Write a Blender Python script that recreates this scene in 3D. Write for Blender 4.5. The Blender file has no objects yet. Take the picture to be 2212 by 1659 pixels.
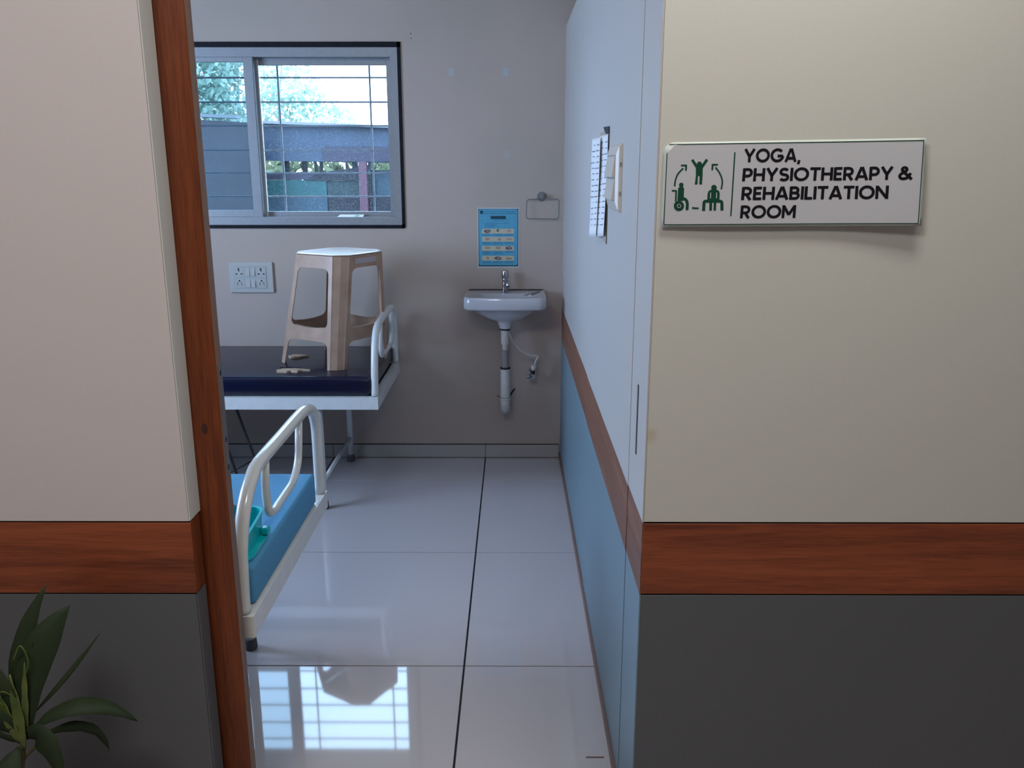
import bpy, bmesh, math, random
from mathutils import Vector, noise
C = bpy.context.scene
COL = C.collection
PI = math.pi
random.seed(7)

# ------------------------------------------------------------------ camera
cam_d = bpy.data.cameras.new('camera')
cam = bpy.data.objects.new('camera', cam_d)
COL.objects.link(cam)
cam.location = (0, 0, 1.486)
cam.rotation_euler = (PI / 2 - 0.2484, 0, 0.0037)
cam_d.sensor_width = 36
cam_d.lens = 1847.0 / 2212.0 * 36
cam_d.clip_start = 0.05
C.camera = cam

# ------------------------------------------------------------------ world, light, exposure
YF, YB = 1.5935, 4.2826          # corridor face of the partition, room's rear wall
XL = -0.652                      # left jamb face
XR0, XR1 = 0.2553, 0.2363        # inner partition on the right: at the front, at the rear wall
ZT, ZB = 0.795, 0.637            # wood band, top and bottom
ZP = 2.1235                      # height of the partitions
ZC = 3.0

C.view_settings.view_transform = 'Standard'
C.view_settings.look = 'None'
C.view_settings.gamma = 1
C.view_settings.use_curve_mapping = False
C.view_settings.exposure = 1.4

w = bpy.data.worlds.new('sky')
C.world = w
w.use_nodes = True
wn = w.node_tree
wn.nodes.clear()
bg = wn.nodes.new('ShaderNodeBackground')
bg.inputs[0].default_value = (0.52, 0.72, 1.0, 1)
bg.inputs[1].default_value = 4.4
wo = wn.nodes.new('ShaderNodeOutputWorld')
wn.links.new(bg.outputs[0], wo.inputs[0])


def area(name, loc, rot, sx, sy, power, col, portal=False):
    l = bpy.data.lights.new(name, 'AREA')
    l.shape = 'RECTANGLE'
    l.size, l.size_y = sx, sy
    l.energy = power
    l.color = col
    if portal:
        l.cycles.is_portal = True
    o = bpy.data.objects.new(name, l)
    o.location = loc
    o.rotation_euler = rot
    COL.objects.link(o)
    return o


# daylight through the large window in the room's left wall (outside the frame)
area('daylight_side_window', (-2.74, 2.45, 1.55), (0, -PI / 2, 0), 1.15, 1.0, 11.5, (0.38, 0.58, 1.0))
# corridor ceiling lamp, above and left of the viewer
area('corridor_lamp', (-0.85, -0.05, 2.95), (math.radians(12), 0, 0), 0.9, 0.5, 11.8, (1.0, 0.96, 0.94))
area('corridor_fill', (0.50, 1.12, 2.72), (0, 0, 0), 0.6, 0.3, 5.8, (1.0, 0.98, 0.92))  # unseen fill light added to brighten the top of the right panel
area('window_portal', (-1.2, YB + 0.16, 1.62), (-PI / 2, 0, 0), 1.5, 1.0, 1, (1, 1, 1), portal=True)

C.cycles.max_bounces = 8
C.cycles.transparent_max_bounces = 12
C.cycles.sample_clamp_indirect = 4


# ------------------------------------------------------------------ materials
def lin(c):
    return tuple(((v / 255) / 12.92 if v / 255 <= 0.04045 else ((v / 255 + 0.055) / 1.055) ** 2.4) for v in c)


def mat(name, col, rough=0.5, metal=0.0, noise_amt=0.0, noise_scale=20, bump=0.0, bump_scale=200,
        coat=0.0, trans=0.0, ior=1.45, spec=0.5, alpha=1.0, col2=None, stretch=None, sheen=0.0, sss=0.0):
    m = bpy.data.materials.new(name)
    m.use_nodes = True
    nt = m.node_tree
    p = nt.nodes['Principled BSDF']
    p.inputs['Base Color'].default_value = (*col, 1)
    p.inputs['Roughness'].default_value = rough
    p.inputs['Metallic'].default_value = metal
    p.inputs['IOR'].default_value = ior
    p.inputs['Specular IOR Level'].default_value = spec
    p.inputs['Coat Weight'].default_value = coat
    p.inputs['Coat Roughness'].default_value = 0.08
    p.inputs['Transmission Weight'].default_value = trans
    p.inputs['Alpha'].default_value = alpha
    p.inputs['Sheen Weight'].default_value = sheen
    tc = nt.nodes.new('ShaderNodeTexCoord')
    mp = nt.nodes.new('ShaderNodeMapping')
    nt.links.new(tc.outputs['Object'], mp.inputs[0])
    if stretch:
        mp.inputs['Scale'].default_value = stretch
    if noise_amt or col2:
        n = nt.nodes.new('ShaderNodeTexNoise')
        n.inputs['Scale'].default_value = noise_scale
        n.inputs['Detail'].default_value = 6
        nt.links.new(mp.outputs[0], n.inputs['Vector'])
        r = nt.nodes.new('ShaderNodeValToRGB')
        c2 = col2 if col2 else tuple(max(0, v * (1 - noise_amt)) for v in col)
        r.color_ramp.elements[0].position = 0.33
        r.color_ramp.elements[1].position = 0.67
        r.color_ramp.elements[0].color = (*c2, 1)
        r.color_ramp.elements[1].color = (*col, 1)
        nt.links.new(n.outputs['Fac'], r.inputs[0])
        nt.links.new(r.outputs[0], p.inputs['Base Color'])
    if bump:
        n2 = nt.nodes.new('ShaderNodeTexNoise')
        n2.inputs['Scale'].default_value = bump_scale
        n2.inputs['Detail'].default_value = 3
        nt.links.new(mp.outputs[0], n2.inputs['Vector'])
        b = nt.nodes.new('ShaderNodeBump')
        b.inputs['Strength'].default_value = bump
        b.inputs['Distance'].default_value = 0.002
        nt.links.new(n2.outputs['Fac'], b.inputs['Height'])
        nt.links.new(b.outputs[0], p.inputs['Normal'])
    return m


def wood(name, axis, c_light, c_dark, rough=0.42):
    """laminate wood, grain running along the given axis"""
    m = bpy.data.materials.new(name)
    m.use_nodes = True
    nt = m.node_tree
    p = nt.nodes['Principled BSDF']
    p.inputs['Roughness'].default_value = rough
    p.inputs['Specular IOR Level'].default_value = 0.35
    tc = nt.nodes.new('ShaderNodeTexCoord')
    mp = nt.nodes.new('ShaderNodeMapping')
    sc = [14.0, 14.0, 14.0]
    sc[axis] = 0.9
    mp.inputs['Scale'].default_value = sc
    nt.links.new(tc.outputs['Object'], mp.inputs[0])
    n = nt.nodes.new('ShaderNodeTexNoise')
    n.inputs['Scale'].default_value = 1.6
    n.inputs['Detail'].default_value = 8
    n.inputs['Roughness'].default_value = 0.62
    n.inputs['Distortion'].default_value = 0.9
    nt.links.new(mp.outputs[0], n.inputs['Vector'])
    mp2 = nt.nodes.new('ShaderNodeMapping')
    sc2 = [190.0, 190.0, 190.0]
    sc2[axis] = 9
    mp2.inputs['Scale'].default_value = sc2
    nt.links.new(tc.outputs['Object'], mp2.inputs[0])
    n2 = nt.nodes.new('ShaderNodeTexNoise')
    n2.inputs['Scale'].default_value = 1.5
    n2.inputs['Detail'].default_value = 4
    nt.links.new(mp2.outputs[0], n2.inputs['Vector'])
    mx = nt.nodes.new('ShaderNodeMath')
    mx.operation = 'MULTIPLY_ADD'
    mx.inputs[1].default_value = 0.35
    nt.links.new(n2.outputs['Fac'], mx.inputs[0])
    ad = nt.nodes.new('ShaderNodeMath')
    ad.operation = 'MULTIPLY'
    ad.inputs[1].default_value = 0.72
    nt.links.new(n.outputs['Fac'], ad.inputs[0])
    nt.links.new(ad.outputs[0], mx.inputs[2])
    r = nt.nodes.new('ShaderNodeValToRGB')
    r.color_ramp.elements[0].position = 0.38
    r.color_ramp.elements[1].position = 0.66
    r.color_ramp.elements[0].color = (*c_dark, 1)
    r.color_ramp.elements[1].color = (*c_light, 1)
    nt.links.new(mx.outputs[0], r.inputs[0])
    nt.links.new(r.outputs[0], p.inputs['Base Color'])
    return m


def glass(name, tint, haze, haze_col, seed=0.0):
    """window pane: clear glass with a film of dust and fine spatter"""
    m = bpy.data.materials.new(name)
    m.use_nodes = True
    nt = m.node_tree
    nt.nodes.clear()
    N, L = nt.nodes.new, nt.links.new
    out = N('ShaderNodeOutputMaterial')
    tr = N('ShaderNodeBsdfTransparent')
    tr.inputs[0].default_value = (*tint, 1)
    tl = N('ShaderNodeBsdfTranslucent')
    tl.inputs[0].default_value = (*haze_col, 1)
    gl = N('ShaderNodeBsdfGlossy')
    gl.inputs['Roughness'].default_value = 0.03
    tc = N('ShaderNodeTexCoord')
    n = N('ShaderNodeTexNoise')
    n.inputs['Scale'].default_value = 260
    n.inputs['Detail'].default_value = 4
    L(tc.outputs['Object'], n.inputs['Vector'])
    n2 = N('ShaderNodeTexNoise')
    n2.inputs['Scale'].default_value = 5
    L(tc.outputs['Object'], n2.inputs['Vector'])
    mr = N('ShaderNodeMapRange')
    mr.inputs[1].default_value = 0.57
    mr.inputs[2].default_value = 0.8
    mr.inputs[3].default_value = haze
    mr.inputs[4].default_value = min(1, haze + 0.16)
    L(n.outputs['Fac'], mr.inputs[0])
    mu = N('ShaderNodeMath')
    mu.operation = 'MULTIPLY'
    mr2 = N('ShaderNodeMapRange')
    mr2.inputs[1].default_value = 0.3
    mr2.inputs[2].default_value = 0.7
    mr2.inputs[3].default_value = 0.7
    mr2.inputs[4].default_value = 1.2
    L(n2.outputs['Fac'], mr2.inputs[0])
    L(mr.outputs[0], mu.inputs[0])
    L(mr2.outputs[0], mu.inputs[1])
    a = N('ShaderNodeMixShader')
    L(mu.outputs[0], a.inputs[0])
    L(tr.outputs[0], a.inputs[1])
    L(tl.outputs[0], a.inputs[2])
    fr = N('ShaderNodeFresnel')
    fr.inputs[0].default_value = 1.3
    b = N('ShaderNodeMixShader')
    L(fr.outputs[0], b.inputs[0])
    L(a.outputs[0], b.inputs[1])
    L(gl.outputs[0], b.inputs[2])
    L(b.outputs[0], out.inputs[0])
    return m


def wall_paint(name, c1, c2, c3):
    m = mat(name, c1, 0.75, noise_amt=0, bump=0.25, bump_scale=90, spec=0.25)
    nt = m.node_tree
    p = nt.nodes['Principled BSDF']
    tc = nt.nodes.new('ShaderNodeTexCoord')
    n = nt.nodes.new('ShaderNodeTexNoise')
    n.inputs['Scale'].default_value = 2.2
    n.inputs['Detail'].default_value = 5
    nt.links.new(tc.outputs['Object'], n.inputs['Vector'])
    r = nt.nodes.new('ShaderNodeValToRGB')
    r.color_ramp.elements[0].position = 0.3
    r.color_ramp.elements[0].color = (*c2, 1)
    r.color_ramp.elements[1].position = 0.7
    r.color_ramp.elements[1].color = (*c3, 1)
    e = r.color_ramp.elements.new(0.5)
    e.color = (*c1, 1)
    nt.links.new(n.outputs['Fac'], r.inputs[0])
    nt.links.new(r.outputs[0], p.inputs['Base Color'])
    return m


M = {}
M['paint'] = wall_paint('wall_paint', (0.47, 0.395, 0.345), (0.44, 0.385, 0.33), (0.485, 0.40, 0.36))
M['ceiling'] = mat('ceiling_paint', (0.55, 0.53, 0.50), 0.8)
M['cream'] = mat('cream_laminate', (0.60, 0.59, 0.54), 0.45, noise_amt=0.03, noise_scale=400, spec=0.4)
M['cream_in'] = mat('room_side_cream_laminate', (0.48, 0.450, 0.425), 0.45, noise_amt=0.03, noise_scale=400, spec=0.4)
M['cream_l'] = mat('pinkish_cream_laminate', (0.63, 0.575, 0.56), 0.45, noise_amt=0.03, noise_scale=400, spec=0.4)
M['grey'] = mat('grey_laminate', (0.1163, 0.1209, 0.1283), 0.45, noise_amt=0.15, noise_scale=500, spec=0.4)
M['steelblue'] = mat('blue_grey_laminate', (0.175, 0.255, 0.30), 0.42, noise_amt=0.10, noise_scale=300, spec=0.4)
M['dark'] = mat('dark_core', (0.02, 0.018, 0.016), 0.8)
M['wood_x'] = wood('wood_laminate_along_x', 0, (0.31, 0.078, 0.029), (0.125, 0.029, 0.011))
M['wood_y'] = wood('wood_laminate_along_y', 1, (0.27, 0.115, 0.07), (0.12, 0.05, 0.03))
M['wood_z'] = wood('wood_laminate_upright', 2, (0.22, 0.052, 0.014), (0.085, 0.019, 0.006))
M['lip'] = wood('wood_edge_strip', 2, (0.24, 0.13, 0.075), (0.15, 0.075, 0.045))
M['tile'] = mat('floor_tile', (0.56, 0.52, 0.53), 0.04, noise_amt=0.10, noise_scale=350, spec=1.0)
M['grout'] = mat('grout', (0.02, 0.02, 0.022), 0.9)
M['skirt_tile'] = mat('skirting_tile', (0.44, 0.41, 0.39), 0.3, noise_amt=0.1, noise_scale=200)
M['brown_strip'] = mat('brown_strip', (0.20, 0.125, 0.10), 0.5)
M['alu'] = mat('grey_aluminium', (0.31, 0.33, 0.35), 0.45, metal=0.35, noise_amt=0.08, noise_scale=60)
M['alu_dark'] = mat('dark_gasket', (0.03, 0.035, 0.04), 0.6)  # near-black strips: window gasket and edge of the backing card
M['granite'] = mat('black_granite', (0.010, 0.011, 0.018), 0.6, noise_amt=0.5, noise_scale=60, spec=0.2)
M['iron'] = mat('grill_bar_paint', (0.1999, 0.1928, 0.2142), 0.5)
M['glass'] = glass('window_glass', (0.92, 0.98, 1.0), 0.004, (0.68, 0.84, 1.0))
M['glass_l'] = glass('window_glass_left', (0.66, 0.76, 0.80), 0.010, (0.62, 0.70, 0.92))
M['white_metal'] = mat('white_enamel', (0.74, 0.76, 0.76), 0.25, noise_amt=0.06, noise_scale=25, coat=0.4)
M['cream_metal'] = mat('cream_enamel', (0.70, 0.70, 0.66), 0.22, noise_amt=0.05, noise_scale=25, coat=0.5)
M['dark_metal'] = mat('dark_steel_rod', (0.07, 0.07, 0.075), 0.4, metal=0.4)
M['rubber'] = mat('grey_rubber', (0.10, 0.09, 0.09), 0.7)
M['navy'] = mat('navy_rexine', (0.0035, 0.0055, 0.028), 0.28, noise_amt=0.15, noise_scale=8, coat=0.15, bump=0.35, bump_scale=9)
M['blue'] = mat('blue_fabric_cover', (0.09, 0.32, 0.54), 0.75, noise_amt=0.10, noise_scale=120, bump=0.3, bump_scale=700)
M['foam'] = mat('exposed_foam', (0.60, 0.48, 0.40), 0.9, col2=(0.46, 0.34, 0.18), noise_scale=60)
M['teal'] = mat('teal_plastic', (0.0, 0.46, 0.50), 0.28, coat=0.2)
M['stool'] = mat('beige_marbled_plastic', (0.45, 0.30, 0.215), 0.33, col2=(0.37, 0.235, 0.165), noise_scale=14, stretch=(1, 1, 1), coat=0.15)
M['stool_seat'] = mat('lit_beige_plastic_seat', (0.62, 0.50, 0.42), 0.42, spec=1.0, coat=0.6)  # paler than the legs: window light on the top is put into the colour
M['sticker'] = mat('pale_sticker', (0.45, 0.40, 0.40), 0.4)
M['ceramic'] = mat('white_ceramic', (0.50, 0.50, 0.53), 0.10, coat=0.5)
M['chrome'] = mat('chrome', (0.42, 0.43, 0.46), 0.16, metal=1.0)
M['pvc'] = mat('white_pvc', (0.60, 0.58, 0.55), 0.4, noise_amt=0.12, noise_scale=30)
M['flex'] = mat('grey_flexible_pipe', (0.28, 0.25, 0.25), 0.6)
M['black'] = mat('black_rubber', (0.010, 0.010, 0.011), 0.6)
M['plate'] = mat('switch_plate_plastic', (0.45, 0.46, 0.44), 0.4)
M['plate_cream'] = mat('aged_switch_plastic', (0.62, 0.57, 0.50), 0.28, coat=0.3)
M['paper'] = mat('white_paper', (0.75, 0.76, 0.77), 0.8)
M['card'] = mat('brown_card', (0.42, 0.34, 0.28), 0.8)
M['ink'] = mat('pen_ink', (0.10, 0.12, 0.18), 0.7)
M['sign_white'] = mat('sign_board', (0.516, 0.516, 0.5461), 0.4, noise_amt=0.03, noise_scale=300)
M['sign_edge'] = mat('sign_edge_film', (0.56, 0.60, 0.55), 0.3)
M['sign_green'] = mat('sign_green', (0.004, 0.055, 0.030), 0.4)
M['sign_black'] = mat('sign_black', (0.006, 0.005, 0.010), 0.4)
M['poster_white'] = mat('laminated_edge', (0.55, 0.60, 0.60), 0.2, coat=0.6)
M['poster_dark'] = mat('poster_dark_teal', (0.012, 0.075, 0.115), 0.25, coat=0.6)
M['poster_teal'] = mat('poster_teal', (0.10, 0.40, 0.58), 0.22, coat=0.6, noise_amt=0.1, noise_scale=40)
M['poster_text'] = mat('poster_text_blue', (0.03, 0.16, 0.34), 0.25)
M['poster_beige'] = mat('poster_beige', (0.52, 0.50, 0.38), 0.25)
M['poster_skin'] = mat('poster_skin', (0.36, 0.27, 0.20), 0.25)
M['poster_pink'] = mat('poster_pink', (0.50, 0.33, 0.29), 0.25)
M['poster_grey'] = mat('poster_grey', (0.10, 0.11, 0.13), 0.25)
M['clear'] = mat('clear_acrylic', (0.55, 0.58, 0.58), 0.08, trans=0.75, ior=1.35)
M['tape'] = mat('old_tape_residue', (0.40, 0.46, 0.48), 0.4)
M['tape_g'] = mat('faded_tape_residue', (0.43, 0.42, 0.40), 0.4)
M['leaf'] = mat('dark_green_leaf', (0.0238, 0.035, 0.014), 0.6, col2=(0.018, 0.032, 0.013), noise_scale=14, spec=0.25)
M['leaf_y'] = mat('young_leaf', (0.13, 0.16, 0.035), 0.45, col2=(0.06, 0.09, 0.02), noise_scale=20)
M['stalk'] = mat('plant_stalk', (0.09, 0.075, 0.03), 0.6, noise_amt=0.4, noise_scale=60)
M['pot'] = mat('terracotta_pot', (0.25, 0.09, 0.045), 0.8)
M['soil'] = mat('potting_soil', (0.03, 0.02, 0.014), 0.95, bump=1, bump_scale=80)
M['wall_out'] = mat('blue_grey_sheet', (0.0344, 0.03058, 0.03669), 0.7, noise_amt=0.15, noise_scale=3)
M['coping'] = mat('pale_metal_capping', (0.126, 0.1344, 0.1428), 0.6)
M['tarp'] = mat('blue_tarpaulin', (0.01478, 0.02688, 0.0504), 0.6, noise_amt=0.25, noise_scale=5)
M['tarp_p'] = mat('purple_tarpaulin', (0.01764, 0.01344, 0.0294), 0.6, noise_amt=0.2, noise_scale=5)
M['teal_sheet'] = mat('teal_sheet', (0.002184, 0.04641, 0.04914), 0.6, noise_amt=0.2, noise_scale=6)
M['teal_dark'] = mat('dark_teal_sheet', (0.00126, 0.01344, 0.01512), 0.6, noise_amt=0.2, noise_scale=6)
M['blue_sheet'] = mat('dull_blue_sheet', (0.01134, 0.03024, 0.04725), 0.6, noise_amt=0.15, noise_scale=6)
M['dark_sheet'] = mat('dark_purple_sheet', (0.00294, 0.00252, 0.00756), 0.7, noise_amt=0.2, noise_scale=6)
M['post_red'] = mat('maroon_post', (0.06006, 0.01911, 0.03276), 0.6)
M['post_dark'] = mat('dark_post', (0.00336, 0.00504, 0.00756), 0.6)
M['ground'] = mat('earth', (0.16, 0.13, 0.10), 0.9, noise_amt=0.3, noise_scale=2)
M['foliage'] = mat('foliage', (0.3906, 0.4662, 0.3906), 0.7, col2=(0.2646, 0.378, 0.3024), noise_scale=3)
M['foliage_y'] = mat('dry_foliage', (0.1764, 0.1882, 0.09408), 0.8, col2=(0.0882, 0.1058, 0.04704), noise_scale=3)
M['bark'] = mat('bark', (0.336, 0.3192, 0.3024), 0.9)


def leafy(m):
    """let daylight through the thin leaves"""
    nt = m.node_tree
    p = nt.nodes['Principled BSDF']
    tl = nt.nodes.new('ShaderNodeBsdfTranslucent')
    mx = nt.nodes.new('ShaderNodeMixShader')
    mx.inputs[0].default_value = 0.5
    src = p.inputs['Base Color'].links[0].from_socket
    nt.links.new(src, tl.inputs[0])
    nt.links.new(p.outputs[0], mx.inputs[1])
    nt.links.new(tl.outputs[0], mx.inputs[2])
    nt.links.new(mx.outputs[0], nt.nodes['Material Output'].inputs[0])


leafy(M['foliage'])
leafy(M['foliage_y'])


# ------------------------------------------------------------------ building helpers
def root_of(o):
    while o.parent:
        o = o.parent
    return o


def tag(o, label=None, cat=None, group=None, kind=None):
    if label:
        o['label'] = label
    if cat:
        o['category'] = cat
    if group:
        o['group'] = group
    if kind:
        o['kind'] = kind
    return o


def thing(name, label, cat, loc=(0, 0, 0), group=None):
    o = bpy.data.objects.new(name, None)
    o.location = loc
    o.empty_display_size = 0.05
    COL.objects.link(o)
    return tag(o, label, cat, group)


class MB:
    """collects shapes given in world coordinates and links them as one mesh object"""

    def __init__(s):
        s.bm = bmesh.new()

    def quad(s, pts, mi=0):
        vs = [s.bm.verts.new(p) for p in pts]
        f = s.bm.faces.new(vs)
        f.material_index = mi
        return s

    def box(s, x0, x1, y0, y1, z0, z1, bev=0, seg=1):
        t = bmesh.new()
        P = [(x, y, z) for x in (x0, x1) for y in (y0, y1) for z in (z0, z1)]
        v = [t.verts.new(p) for p in P]
        for f in ((0, 1, 3, 2), (4, 6, 7, 5), (0, 4, 5, 1), (2, 3, 7, 6), (0, 2, 6, 4), (1, 5, 7, 3)):
            t.faces.new([v[i] for i in f])
        bmesh.ops.recalc_face_normals(t, faces=t.faces)
        if bev:
            bmesh.ops.bevel(t, geom=t.edges[:], offset=bev, segments=seg, profile=0.5, affect='EDGES')
        s.merge(t)
        return s

    def merge(s, t):
        mp = {v: s.bm.verts.new(v.co) for v in t.verts}
        for f in t.faces:
            try:
                nf = s.bm.faces.new([mp[v] for v in f.verts])
                nf.smooth = f.smooth
            except ValueError:
                pass
        t.free()

    def hexa(s, bottom, top, bev=0):
        """8-cornered solid: 4 bottom points and 4 top points in the same order"""
        t = bmesh.new()
        b = [t.verts.new(p) for p in bottom]
        u = [t.verts.new(p) for p in top]
        t.faces.new(b)
        t.faces.new(u)
        n = len(b)
        for i in range(n):
            t.faces.new([b[i], b[(i + 1) % n], u[(i + 1) % n], u[i]])
        bmesh.ops.recalc_face_normals(t, faces=t.faces)
        if bev:
            bmesh.ops.bevel(t, geom=t.edges[:], offset=bev, segments=2, profile=0.5, affect='EDGES')
        s.merge(t)
        return s

    def tube(s, pts, r, n=12, caps=True, flat=1.0):
        """round tube along a polyline; r may be a list"""
        pts = [Vector(p) for p in pts]
        rs = r if isinstance(r, (list, tuple)) else [r] * len(pts)
        rings = []
        prev = None
        for i, p in enumerate(pts):
            a = pts[max(0, i - 1)]
            b = pts[min(len(pts) - 1, i + 1)]
            t = (b - a).normalized()
            if prev is None:
                up = Vector((0, 0, 1)) if abs(t.z) < 0.9 else Vector((1, 0, 0))
                u = t.cross(up).normalized()
            else:
                u = (prev - t * prev.dot(t)).normalized()
            prev = u
            v = t.cross(u)
            rings.append([s.bm.verts.new(p + (u * math.cos(2 * PI * k / n) + v * math.sin(2 * PI * k / n) * flat) * rs[i]) for k in range(n)])
        for i in range(len(rings) - 1):
            for k in range(n):
                f = s.bm.faces.new([rings[i][k], rings[i][(k + 1) % n], rings[i + 1][(k + 1) % n], rings[i + 1][k]])
                f.smooth = True
        if caps:
            s.bm.faces.new(rings[0][::-1])
            s.bm.faces.new(rings[-1])
        return s

    def rings(s, rgs, cap0=True, cap1=True, smooth=True, closed=True):
        """loft through rings (lists of points)"""
        vr = [[s.bm.verts.new(p) for p in rg] for rg in rgs]
        n = len(vr[0])
        for i in range(len(vr) - 1):
            for k in range(n if closed else n - 1):
                f = s.bm.faces.new([vr[i][k], vr[i][(k + 1) % n], vr[i + 1][(k + 1) % n], vr[i + 1][k]])
                f.smooth = smooth
        if cap0:
            s.bm.faces.new(vr[0][::-1])
        if cap1:
            s.bm.faces.new(vr[-1])
        return s

    def disc(s, c, r, axis='y', n=16, rz=None, t=0.001):
        """short solid disc facing the axis; rz gives the second radius"""
        rz = rz or r
        c = Vector(c)
        A = []
        B = []
        for k in range(n):
            a = 2 * PI * k / n
            p, q = r * math.cos(a), rz * math.sin(a)
            if axis == 'y':
                o = Vector((p, 0, q))
                d = Vector((0, -t, 0))
            elif axis == 'x':
                o = Vector((0, p, q))
                d = Vector((-t, 0, 0))
            else:
                o = Vector((p, q, 0))
                d = Vector((0, 0, t))
            A.append(c + o)
            B.append(c + o + d)
        s.rings([A, B], smooth=False)
        return s

    def build(s, name, m, parent=None, smooth_angle=None, solid=0, offset=-1, bevel=0, subsurf=0):
        bmesh.ops.recalc_face_normals(s.bm, faces=s.bm.faces)
        if parent is not None:
            loc = root_of(parent).location
            if loc.length > 0:
                bmesh.ops.translate(s.bm, verts=s.bm.verts, vec=-Vector(loc))
        me = bpy.data.meshes.new(name)
        s.bm.to_mesh(me)
        s.bm.free()
        for mm in (m if isinstance(m, (list, tuple)) else [m]):
            me.materials.append(mm)
        o = bpy.data.objects.new(name, me)
        COL.objects.link(o)
        if parent is not None:
            o.parent = parent
        if solid:
            md = o.modifiers.new('thickness', 'SOLIDIFY')
            md.thickness = solid
            md.offset = offset
        if bevel:
            md = o.modifiers.new('edge', 'BEVEL')
            md.width = bevel
            md.segments = 2
            md.limit_method = 'ANGLE'
            md.angle_limit = math.radians(40)
        if subsurf:
            md = o.modifiers.new('sub', 'SUBSURF')
            md.levels = md.render_levels = subsurf
            for f in me.polygons:
                f.use_smooth = True
        if smooth_angle:
            for f in me.polygons:
                f.use_smooth = True
            me.set_sharp_from_angle(angle=math.radians(smooth_angle))
        return o


def struct(o):
    o['kind'] = 'structure'
    return o


def spline(pts, n=8):
    """Catmull-Rom through the points"""
    P = [Vector(p) for p in pts]
    P = [P[0] * 2 - P[1]] + P + [P[-1] * 2 - P[-2]]
    out = []
    for i in range(1, len(P) - 2):
        for k in range(n):
            t = k / n
            a, b, c, d = P[i - 1], P[i], P[i + 1], P[i + 2]
            out.append(0.5 * ((2 * b) + (c - a) * t + (2 * a - 5 * b + 4 * c - d) * t * t + (3 * b - a - 3 * c + d) * t ** 3))
    out.append(P[-2])
    return out


def rounded(pts, r=0.02, n=6):
    """polyline with its inner corners rounded"""
    P = [Vector(p) for p in pts]
    out = [P[0]]
    for i in range(1, len(P) - 1):
        a, b, c = P[i - 1], P[i], P[i + 1]
        d0, d1 = (a - b), (c - b)
        rr = min(r, d0.length * 0.49, d1.length * 0.49)
        p0, p1 = b + d0.normalized() * rr, b + d1.normalized() * rr
        for k in range(n + 1):
            t = k / n
            out.append(p0 * (1 - t) ** 2 + b * 2 * t * (1 - t) + p1 * t * t)
    out.append(P[-1])
    return out


def xr(y):
    """X of the inner right partition face at depth y"""
    return XR0 + (XR1 - XR0) * (y - YF) / (YB - YF)


# ------------------------------------------------------------------ structure: floor, ceiling, shell
fl = MB().box(-2.8, 2.6, -2.0, YB + 0.15, -0.12, -0.004).build('floor', M['grout'])
struct(fl)
TS, TX, TY = 0.8, -0.1556, 3.9335
gx, gy = 0.0030, 0.0027
tile_mesh = {}
for i in range(-4, 4):
    for j in range(-3, 7):
        x0, x1 = TX + i * TS + gx, TX + (i + 1) * TS - gx
        y1, y0 = TY - j * TS + TS - gy, TY - j * TS + gy
        x0, x1 = max(x0, -2.78), min(x1, 2.58)
        y1, y0 = min(y1, YB), max(y0, -1.98)
        if x1 - x0 < 0.02 or y1 - y0 < 0.02:
            continue
        key = (round(x1 - x0, 3), round(y1 - y0, 3))
        if key in tile_mesh:
            o = bpy.data.objects.new('tile', tile_mesh[key])
            COL.objects.link(o)
            o.parent = fl
        else:
            o = MB().box(0, x1 - x0, 0, y1 - y0, -0.006, 0.0, bev=0.0006).build('tile', M['tile'], fl)
            tile_mesh[key] = o.data
        o.location = (x0, y0, 0)

struct(MB().box(-2.8, 2.6, -2.0, YB + 0.15, ZC, ZC + 0.1).build('ceiling', M['ceiling']))

# rear wall with the window opening
WX0, WX1, WZ0, WZ1 = -1.92, -0.546, 1.197, 2.055
wb = MB()
wb.box(-2.8, WX0, YB, YB + 0.15, 0, ZC).box(WX1, 2.6, YB, YB + 0.15, 0, ZC)
wb.box(WX0, WX1, YB, YB + 0.15, 0, WZ0).box(WX0, WX1, YB, YB + 0.15, WZ1, ZC)
wall_back = struct(wb.build('wall_back', M['paint']))
for i in range(-4, 2):
    x0, x1 = TX + i * TS + 0.0018, TX + (i + 1) * TS - 0.0018
    x0, x1 = max(x0, -2.75), min(x1, 0.229)
    if x1 > x0:
        MB().box(x0, x1, YB - 0.010, YB, 0.0045, 0.0725, bev=0.001).build('skirting_tile', M['skirt_tile'], wall_back)
MB().box(-2.75, 0.229, YB - 0.0065, YB + 0.001, 0.0725, 0.0755).build('skirting_joint', M['dark'], wall_back)
MB().disc((-0.4905, YB, 2.092), 0.0026).build('screw_hole', M['black'], wall_back)
MB().disc((-0.4895, YB, 2.071), 0.0022).build('screw_hole', M['black'], wall_back)
MB().disc((-0.467, YB, 1.330), 0.0026).build('screw_hole', M['flex'], wall_back)
for (x, z, k) in ((-0.302, 1.922, 'tape'), (-0.045, 1.923, 'tape'), (-0.042, 1.545, 'tape_g')):
    t = MB().box(x - 0.013, x + 0.013, YB - 0.0012, YB, z - 0.017, z + 0.017).build('tape_patch', M[k], wall_back)

# side walls and the corridor behind the viewer (all outside the frame, they close the space)
lw = MB()
lw.box(-2.9, -2.75, -2.0, 1.9, 0, ZC).box(-2.9, -2.75, 3.2, YB, 0, ZC)
lw.box(-2.9, -2.75, 1.9, 3.2, 0, 0.95).box(-2.9, -2.75, 1.9, 3.2, 2.15, ZC)
struct(lw.build('wall_left', M['paint']))
struct(MB().box(2.6, 2.75, -2.0, YB + 0.15, 0, ZC).build('wall_right', M['paint']))
struct(MB().box(-2.8, 2.6, -2.1, -2.0, 0, ZC).build('wall_behind', M['paint']))


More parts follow.
